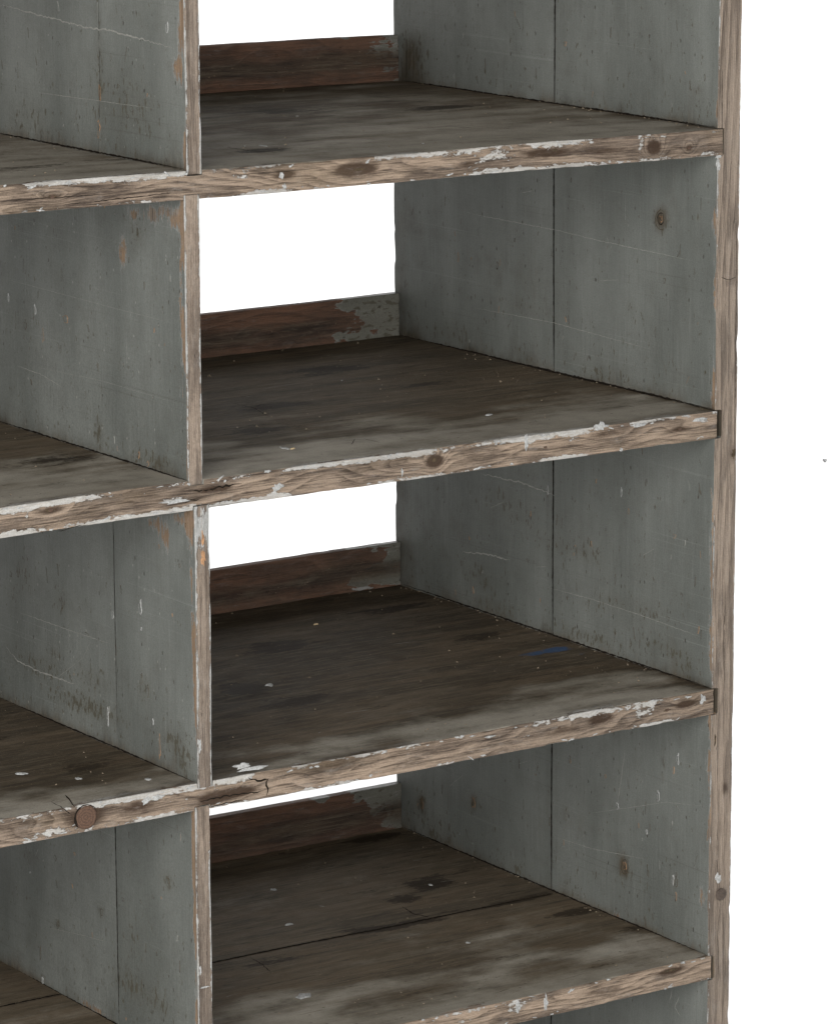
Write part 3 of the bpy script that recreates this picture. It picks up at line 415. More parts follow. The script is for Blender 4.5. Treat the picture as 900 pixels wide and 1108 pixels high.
SHELF_FEATS = {1: [('front', 'knot', -0.4063, 0.5324, 0.0234, 0.0057, 0.0, 0.85), ('front', 'knot', -0.4795, 0.5338, 0.0133, 0.0048, 0.0, 0.6), ('front', 'knot', -0.2001, 0.5315, 0.027, 0.0042, 0.0, 0.7), ('front', 'knot', -0.0761, 0.5286, 0.0076, 0.0069, 0.0, 0.85), ('front', 'knot', -0.1318, 0.5292, 0.0319, 0.0034, 0.0, 0.4), ('front', 'knot', -0.2872, 0.5278, 0.0162, 0.0033, 0.0, 0.4), ('front', 'pale', -0.0912, 0.5288, 0.0027, 0.0086, 0.0, 0.6), ('front', 'pale', -0.5239, 0.5355, 0.0131, 0.0048, 0.0, 0.3), ('front', 'pale', -0.2567, 0.5322, 0.0163, 0.0033, 0.0, 0.45), ('front', 'pale', -0.1687, 0.5174, 0.0168, 0.0034, 0.0, 0.5), ('front', 'pale', -0.0128, 0.519, 0.011, 0.0026, 0.0, 0.5), ('front', 'pale', -0.4596, 0.525, 0.0287, 0.0032, 0.0, 0.35), ('front', 'knot', -0.0348, 0.5249, 0.0044, 0.0026, 0.0, 0.7), ('front', 'dirt', -0.5724, 0.5312, 0.0148, 0.0111, 0.0, 0.35), ('front', 'knot', -0.7105, 0.5316, 0.0106, 0.0023, 0.0, 0.5), ('front', 'ring', -0.6723, 0.5349, 0.0535, 0.0062, 0.0, 0.008), ('front', 'ring', -0.7345, 0.5242, 0.0525, 0.0046, 0.0, -0.006), ('top', 'olive', -0.4425, 0.0942, 0.027, 0.0136, 0.0, 0.96), ('top', 'olive', -0.2599, 0.3574, 0.0587, 0.024, 0.0, 0.72), ('top', 'olive', -0.1063, 0.2956, 0.0492, 0.0238, 0.0, 0.64), ('top', 'dirt', -0.2943, 0.3035, 0.0449, 0.0477, 0.0, 0.3), ('top', 'dirt', -0.4459, 0.0966, 0.024, 0.0157, 0.0, 0.5), ('top', 'pale', -0.5353, 0.0222, 0.0116, 0.0197, 0.0, 0.4), ('top', 'pale', -0.6258, 0.0487, 0.0173, 0.0198, 0.0, 0.25)], 2: [('front', 'knot', -0.3232, 0.2613, 0.0091, 0.006, 0.0, 0.9), ('front', 'knot', -0.5564, 0.263, 0.0189, 0.0033, 0.0, 0.7), ('front', 'knot', -0.1296, 0.2642, 0.0259, 0.0044, 0.0, 0.4), ('front', 'knot', -0.0422, 0.2597, 0.0155, 0.0027, 0.0, 0.55), ('front', 'pale', -0.1671, 0.2615, 0.0149, 0.0078, 0.0, 0.4), ('front', 'pale', -0.2168, 0.2671, 0.0031, 0.0078, 0.0, 0.5), ('front', 'pale', -0.2304, 0.2583, 0.0105, 0.0043, 0.0, 0.3), ('front', 'pale', -0.0366, 0.2538, 0.0222, 0.0036, 0.0, 0.35), ('front', 'pale', -0.4916, 0.2536, 0.0193, 0.0033, 0.0, 0.4), ('front', 'pale', -0.5959, 0.2588, 0.013, 0.0024, 0.0, 0.5), ('front', 'pale', -0.7415, 0.2646, 0.0027, 0.008, 0.0, 0.45), ('front', 'pale', -0.6255, 0.2657, 0.0028, 0.0081, 0.0, 0.45), ('front', 'knot', -0.7192, 0.2651, 0.0143, 0.0032, 0.0, 0.55), ('front', 'dirt', -0.6604, 0.2635, 0.0547, 0.0081, 0.0, 0.3), ('front', 'dirt', -0.4331, 0.2633, 0.0883, 0.0067, 0.0, 0.35), ('front', 'ring', -0.3435, 0.2629, 0.0303, 0.0085, 0.0, 0.01), ('front', 'pale', -0.1351, 0.278, 0.0108, 0.0035, 0.0, 0.6), ('front', 'pale', -0.0917, 0.2706, 0.0153, 0.0026, 0.0, 0.5), ('front', 'pale', -0.0145, 0.2638, 0.0112, 0.0027, 0.0, 0.6), ('top', 'olive', -0.3262, 0.2588, 0.0485, 0.0285, 0.0, 0.8), ('top', 'olive', -0.1792, 0.4028, 0.0612, 0.0261, 0.0, 0.72), ('top', 'olive', -0.1333, 0.2736, 0.05, 0.0246, 0.0, 0.64), ('top', 'olive', -0.4031, 0.1702, 0.0377, 0.0224, 0.0, 0.8), ('top', 'olive', -0.6319, 0.1464, 0.0453, 0.0257, 0.0, 0.64), ('top', 'dirt', -0.2272, 0.248, 0.072, 0.1109, 0.0, 0.3), ('top', 'dirt', -0.4236, 0.1298, 0.031, 0.0539, 0.0, 0.35), ('top', 'pale', -0.0683, 0.0162, 0.0191, 0.01, 0.0, 0.3)], 3: [('front', 'knot', -0.6915, -0.0111, 0.022, 0.0116, 0.0, 0.6), ('front', 'knot', -0.5388, -0.014, 0.0212, 0.0051, 0.0, 0.8), ('front', 'knot', -0.5677, -0.016, 0.0153, 0.0068, 0.0, 0.5), ('front', 'knot', -0.6386, -0.01, 0.0187, 0.0067, 0.0, 0.5), ('front', 'knot', -0.1328, -0.0091, 0.0142, 0.0045, 0.0, 0.8), ('front', 'knot', -0.0308, -0.0094, 0.0135, 0.0037, 0.0, 0.75), ('front', 'knot', -0.1762, -0.0131, 0.0216, 0.0045, 0.0, 0.4), ('front', 'dirt', -0.3955, -0.0048, 0.0807, 0.0069, 0.0, 0.4), ('front', 'pale', -0.2298, -0.011, 0.0191, 0.0036, 0.0, 0.5), ('front', 'pale', -0.0777, -0.0104, 0.0156, 0.0055, 0.0, 0.5), ('front', 'pale', -0.0104, -0.0097, 0.0068, 0.0064, 0.0, 0.6), ('front', 'pale', -0.6244, -0.0048, 0.0112, 0.0034, 0.0, 0.55), ('front', 'pale', -0.6756, -0.0021, 0.0074, 0.0033, 0.0, 0.3), ('front', 'pale', -0.7219, -0.0183, 0.0272, 0.0025, 0.0, 0.35), ('front', 'fresh', -0.694, 0.001, 0.0092, 0.0025, 0.0, 0.4), ('front', 'ring', -0.7355, -0.016, 0.0362, 0.0074, 0.0, 0.008), ('front', 'pale', -0.5317, 0.0069, 0.0116, 0.0025, 0.0, 0.8), ('front', 'pale', -0.587, -0.0263, 0.0076, 0.0025, 0.0, 0.5), ('top', 'olive', -0.3567, 0.1838, 0.0484, 0.0203, 0.0, 0.72), ('top', 'olive', -0.254, 0.3773, 0.0409, 0.0302, 0.0, 0.8), ('top', 'olive', -0.074, 0.4447, 0.0531, 0.02, 0.0, 0.72), ('top', 'olive', -0.0651, 0.291, 0.0412, 0.0186, 0.0, 0.64), ('top', 'olive', -0.3721, 0.2584, 0.0245, 0.035, 0.0, 0.8), ('top', 'olive', -0.6348, 0.1033, 0.0457, 0.0248, 0.0, 0.72), ('top', 'blue', -0.03, 0.2095, 0.0177, 0.0096, 0.0, 0.8), ('top', 'blue', -0.0616, 0.2086, 0.0176, 0.0082, 0.0, 0.5), ('top', 'blue', -0.018, 0.1824, 0.0122, 0.0054, 0.0, 0.35), ('top', 'dirt', -0.1556, 0.3077, 0.0885, 0.114, 0.0, 0.35), ('top', 'dirt', -0.3019, 0.3192, 0.0335, 0.0842, 0.0, 0.3), ('top', 'pale', -0.2497, 0.4844, 0.0084, 0.0092, 0.0, 0.45), ('top', 'pale', -0.2049, 0.5222, 0.0177, 0.0063, 0.0, 0.3), ('top', 'dirt', -0.595, 0.1897, 0.0437, 0.0755, 0.0, 0.35), ('top', 'pale', -0.5066, 0.0278, 0.0214, 0.0093, 0.0, 0.55), ('top', 'dirt', -0.001, 0.1291, 0.0235, 0.0159, 0.0, 0.2)], 4: [('front', 'knot', -0.0465, -0.2756, 0.0148, 0.0028, 0.0, 0.85), ('front', 'knot', -0.1307, -0.2788, 0.0333, 0.0037, 0.0, 0.35), ('front', 'pale', -0.2291, -0.2759, 0.0151, 0.0073, 0.0, 0.4), ('front', 'fresh', -0.0578, -0.2781, 0.0341, 0.0047, 0.0, 0.25), ('front', 'dirt', -0.0749, -0.2645, 0.0226, 0.0028, 0.0, 0.4), ('front', 'pale', -0.2932, -0.2767, 0.0212, 0.0027, 0.0, 0.5), ('top', 'olive', -0.09, 0.3433, 0.0274, 0.0153, 0.0, 1.28), ('top', 'olive', -0.1413, 0.314, 0.0229, 0.012, 0.0, 0.96), ('top', 'olive', -0.1499, 0.5458, 0.0762, 0.0134, 0.0, 0.88), ('top', 'olive', -0.0422, 0.5117, 0.0329, 0.0133, 0.0, 0.8), ('top', 'olive', -0.0487, 0.249, 0.0624, 0.0088, 0.0, 0.64), ('top', 'olive', -0.0263, 0.1845, 0.0361, 0.0114, 0.0, 0.8), ('top', 'olive', -0.3574, 0.2207, 0.0496, 0.0111, 0.0, 0.72), ('top', 'olive', -0.0005, 0.1112, 0.0306, 0.0083, 0.0, 0.64), ('top', 'olive', -0.1968, 0.2492, 0.0612, 0.0144, 0.0, 0.56), ('top', 'dirt', -0.09, 0.3433, 0.0176, 0.0141, 0.0, 1.0), ('top', 'dirt', -0.0978, 0.5719, 0.0587, 0.0157, 0.0, 0.5), ('top', 'dirt', -0.1032, 0.1118, 0.0268, 0.0209, 0.0, 0.4), ('top', 'dirt', -0.1465, 0.3064, 0.0173, 0.0138, 0.0, 0.4), ('top', 'dirt', -0.0532, 0.4777, 0.029, 0.0101, 0.0, 0.35), ('top', 'dirt', 0.0109, 0.3313, 0.0213, 0.0142, 0.0, 0.3), ('top', 'dirt', -0.0354, 0.1723, 0.0342, 0.0152, 0.0, 0.3), ('top', 'pale', -0.2305, -0.0018, 0.0321, 0.0155, 0.0, 0.25), ('top', 'pale', -0.071, 0.0196, 0.0264, 0.01, 0.0, 0.25), ('top', 'dirt', -0.3051, 0.2186, 0.0599, 0.0258, 0.0, 0.3), ('top', 'dirt', -0.4234, 0.1662, 0.0259, 0.0205, 0.0, 0.35), ('top', 'dirt', -0.5956, 0.2707, 0.0258, 0.0211, 0.0, 0.3)]}
SHELF_TOP_MARKS = {2: [('crack', 'L', ([(-0.3505, 0.2999), (-0.3468, 0.2676), (-0.3589, 0.2237)], 0.0012)), ('crack', 'L', ([(-0.3468, 0.2676), (-0.3307, 0.2798), (-0.3297, 0.2731)], 0.0012)), ('crack', 'L', ([(-0.3723, 0.077), (-0.3503, 0.0721), (-0.3484, 0.0492)], 0.001)), ('crack', 'L', ([(-0.3578, 0.0775), (-0.3751, 0.0575)], 0.001)), ('crack', 'L', ([(-0.0708, 0.0704), (-0.052, 0.0689), (-0.0479, 0.0541)], 0.0012)), ('flake', 'P', ((-0.4337, 0.078), 0.0024, 0.0065, 0.0))], 3: [('flake', 'P', ((-0.3431, 0.2509), 0.0033, 0.004, 0.0)), ('flake', 'P', ((-0.6562, 0.0742), 0.003, 0.0028, 0.0)), ('flake', 'P', ((-0.6075, 0.0362), 0.0024, 0.0028, 0.0)), ('crack', 'L', ([(-0.7123, 0.0244), (-0.7135, 0.0043), (-0.7183, -0.0233)], 0.0012))], 4: [('crack', 'L', ([(-0.159, 0.2964), (-0.1627, 0.2729), (-0.156, 0.2497)], 0.0018)), ('crack', 'L', ([(-0.3749, 0.2433), (-0.3766, 0.2171), (-0.3827, 0.1909)], 0.0012)), ('scratch', 'L', ([(-0.2281, 0.3449), (-0.2244, 0.3386)], 0.0014)), ('flake', 'P', ((-0.2373, 0.4159), 0.0028, 0.0033, 0.0)), ('flake', 'P', ((-0.0926, 0.3412), 0.0018, 0.0028, 0.0)), ('flake', 'P', ((-0.1715, 0.1633), 0.0017, 0.0028, 0.0))], 1: [('crack', 'L', ([(-0.4583, 0.1312), (-0.4528, 0.0932), (-0.4399, 0.0753)], 0.002)), ('flake', 'P', ((-0.424, 0.1234), 0.0018, 0.0053, 0.0)), ('crack', 'L', ([(-0.1971, 0.1653), (-0.1866, 0.1201)], 0.001))]}
SHELF_FRONT_MARKS = {1: [('dark', 'P', ((-0.4034, 0.5322), 0.0078, 0.0013, 0.0)), ('dark', 'P', ((-0.7105, 0.5316), 0.0035, 0.0012, 0.0)), ('dark', 'P', ((-0.0348, 0.5249), 0.0018, 0.0017, 0.0)), ('dark', 'P', ((-0.1897, 0.5333), 0.0031, 0.0013, 0.0)), ('crack', 'L', ([(-0.7604, 0.5316), (-0.7079, 0.5306), (-0.6545, 0.5296)], 0.0006)), ('crack', 'L', ([(-0.5584, 0.5373), (-0.507, 0.5366), (-0.4498, 0.5364)], 0.0005)), ('crack', 'L', ([(-0.6992, 0.5237), (-0.6365, 0.5251), (-0.5909, 0.5263)], 0.0009)), ('flake', 'P', ((-0.4833, 0.5325), 0.0024, 0.0032, 0.0)), ('flake', 'P', ((-0.4806, 0.5234), 0.0019, 0.0024, 0.0))], 2: [('crack', 'L', ([(-0.5818, 0.2636), (-0.5583, 0.2641), (-0.5279, 0.2654)], 0.0018)), ('crack', 'L', ([(-0.7125, 0.2458), (-0.6881, 0.2483)], 0.001)), ('dark', 'P', ((-0.3232, 0.2622), 0.0025, 0.0021, 0.0)), ('flake', 'P', ((-0.221, 0.2668), 0.0019, 0.0069, 0.0)), ('flake', 'P', ((-0.1351, 0.2727), 0.0075, 0.0035, 0.0)), ('flake', 'P', ((-0.0917, 0.2688), 0.0087, 0.0019, 0.0)), ('flake', 'P', ((-0.0179, 0.2659), 0.0089, 0.0022, 0.0)), ('flake', 'P', ((-0.5959, 0.2572), 0.013, 0.0018, 0.0)), ('flake', 'P', ((-0.4916, 0.2569), 0.0058, 0.0033, 0.0)), ('dark', 'P', ((-0.7192, 0.2651), 0.0045, 0.0016, 0.0)), ('dark', 'P', ((-0.0422, 0.2597), 0.0033, 0.0012, 0.0)), ('dark', 'P', ((-0.1989, 0.2599), 0.0021, 0.0009, 0.0)), ('crack', 'L', ([(-0.5866, 0.2544), (-0.58, 0.2569), (-0.5716, 0.2558)], 0.0012)), ('flake', 'P', ((-0.3586, 0.2545), 0.001, 0.0042, 0.0))], 3: [('crack', 'L', ([(-0.5047, -0.006), (-0.5067, -0.0117), (-0.5048, -0.0171), (-0.5069, -0.0228)], 0.0019)), ('crack', 'L', ([(-0.526, -0.0025), (-0.5145, -0.0078), (-0.5047, -0.0069)], 0.002)), ('crack', 'L', ([(-0.5773, -0.0161), (-0.5436, -0.0158), (-0.5097, -0.0172)], 0.0016)), ('crack', 'L', ([(-0.5678, -0.0228), (-0.5321, -0.022)], 0.0012)), ('crack', 'L', ([(-0.712, 0.0123), (-0.7067, 0.0056), (-0.7032, 0.0001)], 0.0018)), ('flake', 'P', ((-0.5191, 0.0049), 0.0155, 0.0019, 0.0)), ('flake', 'P', ((-0.5317, 0.0095), 0.0077, 0.0025, 0.0)), ('flake', 'P', ((-0.631, -0.0062), 0.0047, 0.0033, 0.0)), ('flake', 'P', ((-0.6188, -0.0049), 0.0056, 0.0025, 0.0)), ('flake', 'P', ((-0.0105, -0.0079), 0.0034, 0.0046, 0.0)), ('dark', 'P', ((-0.1816, -0.0105), 0.0016, 0.0013, 0.0)), ('dark', 'P', ((-0.0532, -0.0123), 0.0045, 0.0015, 0.0)), ('flake', 'P', ((-0.2615, -0.006), 0.0053, 0.0012, 0.0))], 4: [('dark', 'P', ((-0.0465, -0.2747), 0.0091, 0.0012, 0.0)), ('flake', 'P', ((-0.2291, -0.275), 0.0022, 0.0055, 0.0)), ('flake', 'P', ((-0.1966, -0.2769), 0.0022, 0.0074, 0.0))]}
RAIL_PATCH = {1: (-0.023, 0, 1), 2: (-0.0585, 0, 1), 3: (-0.0312, 0, 1), 4: (-0.0329, 0, 1)}
RAIL_FEATS = {2: [('dirt', -0.1536, 0.2954, 0.0678, 0.0058, 0.0, 0.4), ('pale', -0.0317, 0.3052, 0.014, 0.0078, 0.0, 0.1), ('wear', -0.033, 0.2807, 0.0082, 0.0039, 0.0, 0.9)], 3: [('pale', -0.049, 0.0059, 0.0165, 0.003, 0.0, 0.75), ('pale', -0.0665, 0.0324, 0.0023, 0.014, 0.0, 0.4)], 1: [('wear', -0.008, 0.5507, 0.0081, 0.0048, 0.0, 0.8), ('pale', -0.1164, 0.5817, 0.0675, 0.0019, 0.0, 0.2)], 4: [('dirt', -0.1255, -0.2455, 0.0585, 0.0082, 0.0, 0.5), ('wear', -0.0305, -0.2463, 0.0096, 0.0083, 0.0, 0.5)]}
NAILS = [(1, -0.7105, 0.5316, 0.002), (1, -0.0348, 0.5249, 0.0018), (2, -0.7192, 0.2651, 0.0021), (2, -0.0422, 0.2597, 0.0017), (2, -0.1989, 0.2599, 0.0013), (3, -0.0532, -0.0123, 0.0017), (3, -0.1816, -0.0105, 0.0013)]
PEGS_SIDE = [('nail', 0.0149, -0.2087, 0.0062, 'peg', 1.0, 'dark round nail head')]
KNOT = (-0.6915, -0.0105)
CRUMBS = [('wood_splinter', 3, -0.1731, 0.4302, 0.0042, 0.0018, 0.2, 'straw', 'pale wood splinter lying far back in the middle of the darkest shelf'), ('paint_chip', 4, -0.3955, 0.1156, 0.0085, 0.0062, 0.3, 'flake', 'large grey paint chip lying on the lowest shelf board near the divider'), ('paint_chip', 4, -0.2884, 0.3081, 0.0045, 0.003, 0.0, 'flake', 'small rounded grey paint chip on the lowest shelf, behind the plank joint'), ('paint_chip', 3, -0.6912, 0.1135, 0.0058, 0.0028, -0.6, 'flake', 'white paint chip on the left shelf above the big round knot'), ('paint_chip', 3, -0.3438, 0.2515, 0.0045, 0.003, 0.2, 'flake', 'grey paint chip left of centre on the darkest shelf board'), ('wood_splinter', 2, -0.4299, 0.07, 0.003, 0.0012, 0.3, 'straw', 'tiny straw coloured splinter near the front edge under the tallest white gap'), ('paint_chip', 2, -0.1894, 0.1027, 0.004, 0.0022, 0.1, 'flake', 'pale paint chip on the second shelf close to its right half front edge')]
LINT = [2.5467, 2.827, -0.5327, 0.5697]

# ------------------------------------------------------------------ side panels and dividers
def ring_field(P, seed, knots=()):
    """distance-like field whose level sets are the growth rings; P = (along grain, a, b)"""
    g = np.random.default_rng(seed)
    n1 = fbm(P * np.array([2.2, 6, 6]), seed + 31, 2) - .5
    n2 = fbm(P * np.array([7, 22, 22]), seed + 37, 2) - .5
    a = P[:, 1:] - P[:, 1:].mean(0) + g.uniform(-.03, .03, 2)
    a = a * np.array([1, 1.3])
    return np.hypot(a[:, 0] + .03, a[:, 1] + .02) + n1 * .016 + n2 * .006

def panel_attrs(board, x_in, x_out, y0, zspans, feats, front_wear=.95, pale_bias=0., front_dark=0., rim=(.08, .85)):
    def f(p):
        P = board.P(p); A = {}
        A['ring'] = ring_field(P, board.seed)
        yd = p[:, 1] - y0                              # distance behind the front face
        front = sst(.0012, .0, yd)
        # arris: paint rubbed away along the front edge
        n = fbm(np.c_[p[:, 2] * 18, p[:, 0] * 60, p[:, 1] * 60], board.seed + 2, 3)
        edge = sst(.012, .0, yd) * sst(.42, .66, n)
        A['wear'] = np.maximum(front * front_wear, edge * .8) - .06
        A['fresh'] = np.where(yd > .0012, edge * .9, 0)
        # pale paint clinging to the two arrises of the front face
        dx = np.minimum(abs(p[:, 0] - x_in), abs(p[:, 0] - x_out))
        n3 = fbm(np.c_[p[:, 2] * 22, p[:, 0] * 300, p[:, 1] * 0], board.seed + 4, 3)
        A['pale'] = front * (sst(.0035, .0006, dx) * (rim[0] + rim[1] * n3) + pale_bias)
        dirt = np.zeros(len(p)); olive = np.full(len(p), .12)
        for z0, z1 in zspans:                          # grime and painted joint shade low in each pigeonhole, darker towards the back
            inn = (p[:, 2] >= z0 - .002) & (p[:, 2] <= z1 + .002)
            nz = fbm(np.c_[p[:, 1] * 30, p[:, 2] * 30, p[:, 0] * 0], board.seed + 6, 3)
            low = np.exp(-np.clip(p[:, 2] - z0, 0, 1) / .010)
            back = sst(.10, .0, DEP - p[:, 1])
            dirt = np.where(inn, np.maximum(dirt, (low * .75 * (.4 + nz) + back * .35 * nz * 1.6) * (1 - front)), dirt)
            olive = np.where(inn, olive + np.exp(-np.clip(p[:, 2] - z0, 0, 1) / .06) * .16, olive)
        housed = np.ones(len(p), bool)                  # gap shade painted dark inside the housings cut for the shelves
        for z0, z1 in zspans: housed &= ~((p[:, 2] >= z0) & (p[:, 2] <= z1))
        dirt = np.where(housed & (abs(p[:, 0] - x_in) < .0068) & (len(zspans) > 1), 1.3, dirt)
        A['dirt'] = dirt - .18; A['olive'] = olive * (1 - front); A['knot'] = front * front_dark; A['blue'] = 0.
        q = p[:, 1:]
        for where, ch, y, z, ry, rz, ang, amp in feats:
            if where == 'front':                       # coordinates x, z
                A[ch] = A[ch] + front * amp * blob(p[:, [0, 2]], (y, z), (ry, rz), ang)
            else:
                side = abs(p[:, 0] - x_in) < .002
                A[ch] = A[ch] + (1 - front) * side * amp * blob(q, (y, z), (ry, rz), ang)
        return A
    return f

def blob_poly(c, rx, ry, ang, seed, n=9, jag=.35):
    g = np.random.default_rng(seed); th = np.linspace(0, 2 * math.pi, n, endpoint=False)
    r = 1 + g.uniform(-jag, jag, n)
    x, y = np.cos(th) * rx * r, np.sin(th) * ry * r
    return np.c_[c[0] + x * math.cos(ang) - y * math.sin(ang), c[1] + x * math.sin(ang) + y * math.cos(ang)]

MATK = {'crack': M['crack'], 'scratch': M['scratch'], 'chip': M['chip'], 'dark': M['darkchip'], 'flake': M['flake']}
HT = {'crack': .00012, 'scratch': .00025, 'chip': .00022, 'dark': .00014, 'flake': .0006}

def random_marks(b, axis, sign, at, u0, u1, v0, v1, n, seed, vertical=True):
    """a scatter of small dents, nicks and short scratches on one face (u, v in face coordinates)"""
    g = np.random.default_rng(seed)
    for i in range(n):
        u, v = g.uniform(u0, u1), g.uniform(v0, v1)
        k = g.choice(['dark', 'scratch', 'chip', 'dark', 'dark', 'dark', 'dark'])
        L = g.uniform(.001, .0045) * (1.6 if k == 'dark' else 1)
        W = g.uniform(.0004, .0012)
        ang = math.pi / 2 + g.normal(0, .25) if vertical else g.normal(0, .3)
        if g.uniform() < .25 and k == 'scratch':
            L2 = g.uniform(.01, .035); a2 = g.normal(-.5, .5)
            b.ribbon([(u, v), (u + L2 * math.cos(a2), v + L2 * math.sin(a2))], .0005, axis, sign, at, HT[k], MATK[k], seed + i)
        else:
            b.plate(blob_poly((u, v), L, W, ang, seed + i, 7, .4), axis, sign, at, HT[k], MATK[k])

def place_marks(b, marks, axis, sign, at):
    for i, (k, kind, data) in enumerate(marks):
        if kind == 'L': b.ribbon(data[0], data[1], axis, sign, at, HT[k], MATK[k], i + b.seed)
        else: b.plate(blob_poly(data[0], data[1], data[2], data[3], i + b.seed, 15, .42), axis, sign, at, HT[k], MATK[k])

Z0 = ztop(0) + .012
spans = [(ztop(k + 1), ztop(k) - SHELF[k][3]) for k in range(5)]
ENDGAP = {0: .004, 1: .0055, 2: .0026, 3: .0034, 4: .004, 5: .004}    # how far each shelf runs into its housing
HOUSE = {0: .006, 1: .0066, 2: .0072, 3: .0060, 4: .0056, 5: .006}    # depth of the housing cut in the panel

b = Board('z', 11)
zs_extra = []
for k in range(6):
    t = SHELF[k][3]; zs_extra += [ztop(k) + .0006, ztop(k) + .0002, ztop(k) - t - .0009, ztop(k) - t - .0005]
def house(base, p):
    q = p.copy()
    for k in range(6):
        t = SHELF[k][3]
        zt = ztop(k, 0, 0) + (base[:, 1]) * SHELF[k][2]
        inn = (base[:, 2] <= ztop(k) + .0003) & (base[:, 2] >= ztop(k) - t - .0006)
        q[inn, 2] += base[inn, 1] * SHELF[k][2]
        q[inn, 0] = np.maximum(q[inn, 0], HOUSE[k])
    return q
b.seam = SEAM
def panel_mod(base, p):
    q = house(base, p); m = abs(base[:, 1] - SEAM) < .0011
    q[m, 0] = np.where(base[m, 0] < TP / 2, np.maximum(q[m, 0], .007), np.minimum(q[m, 0], TP - .003))
    return q
def seam_lines(y): return [y - .0013, y - .0010, y + .0010, y + .0013]
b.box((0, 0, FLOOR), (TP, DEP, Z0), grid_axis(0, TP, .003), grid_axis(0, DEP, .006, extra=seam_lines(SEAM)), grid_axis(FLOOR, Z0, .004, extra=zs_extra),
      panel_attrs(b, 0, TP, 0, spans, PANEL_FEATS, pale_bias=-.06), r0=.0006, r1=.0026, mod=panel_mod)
for k in range(4):
    random_marks(b, 0, -1, 0, .01, DEP - .02, spans[k][0] + .012, spans[k][1] - .01, 60, 900 + k)
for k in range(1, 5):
    b.ribbon([(.004, ztop(k) + .0012), (.25, ztop(k, 0, .25) + .0010), (.525, ztop(k, 0, .525) + .0012)], .0022, 0, -1, 0, .0002, M['crack'], k, .16)  # dark line painted for the shadow and debris where shelf meets panel
for k in range(0, 5):
    b.ribbon([(SEAM, spans[k][0] + .002), (SEAM + .0002, spans[k][1] - .001)], .0021, 0, -1, 0, .00016, M['crack'], 60 + k, .07)
place_marks(b, PANEL_MARKS, 0, -1, 0)
place_marks(b, PANEL_FRONT_MARKS, 1, -1, 0)
side_board = b
side = b.build('side_panel', M['side_paint'], unit)

# far left side, outside the photograph
b = Board('z', 12)
b.box((LEFT - TP, 0, FLOOR), (LEFT, DEP, Z0), grid_axis(LEFT - TP, LEFT, .006), grid_axis(0, DEP, .02), grid_axis(FLOOR, Z0, .02),
      panel_attrs(b, LEFT, LEFT - TP, 0, spans, []))
b.build('side_panel', M['side_paint'], unit)

def divider(k, ztb, zta, seam, feats, marks, fmarks, seed, pale_bias=0., fine=True, wear=.95, nmarks=26):
    """upright board between shelf k (below) and shelf k-1 (above)"""
    x0 = DIV[k]; x1 = x0 + DW
    b = Board('z', seed)
    z0, z1 = ztb - .0042, zta + .0038
    y0 = {1: .0006, 2: .0008, 3: -.0012, 4: .0005, 5: 0}[k]
    ye = RAIL_Y - .001
    b.seam = seam
    def mod(base, p):
        if seam is None: return p
        q = p.copy(); m = abs(base[:, 1] - seam) < .0005
        q[m, 0] = np.where(base[m, 0] < (x0 + x1) / 2, np.maximum(q[m, 0], x0 + .0025), np.minimum(q[m, 0], x1 - .0025))
        return q
    ex = [] if seam is None else [seam - .0008, seam - .0004, seam + .0004, seam + .0008]
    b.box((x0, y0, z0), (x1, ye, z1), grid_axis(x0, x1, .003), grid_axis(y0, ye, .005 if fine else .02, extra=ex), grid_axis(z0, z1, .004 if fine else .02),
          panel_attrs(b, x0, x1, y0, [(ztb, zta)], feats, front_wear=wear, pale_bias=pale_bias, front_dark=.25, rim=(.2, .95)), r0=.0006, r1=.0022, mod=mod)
    if fine:
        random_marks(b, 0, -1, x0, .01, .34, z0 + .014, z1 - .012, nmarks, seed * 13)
        b.ribbon([(.004, ztb + .0009), (.15, ztb + .001), (.35, ztb + .001)], .0018, 0, -1, x0, .0002, M['crack'], k, .16)  # joint shadow at the divider's foot, painted as a dark line
        if seam is not None and k != 1: b.ribbon([(seam, ztb + .002), (seam, zta - .001)], {4: .0016}.get(k, .0008), 0, -1, x0, .00016, M['crack'], 50 + k, .07)
        place_marks(b, marks, 0, -1, x0); place_marks(b, fmarks, 1, -1, y0)
    return b.build('divider', M['side_paint'], unit)

for k in range(1, 6):
    xm = DIV[k]
    divider(k, ztop(k, xm), ztop(k - 1, xm) - SHELF[k - 1][3], {1: .1461, 3: .1399, 4: .1411}.get(k), DIV_FEATS.get(k, []), DIV_MARKS.get(k, []), DIV_FRONT_MARKS.get(k, []),
            20 + k, pale_bias={3: .02}.get(k, -.02), fine=k < 5)

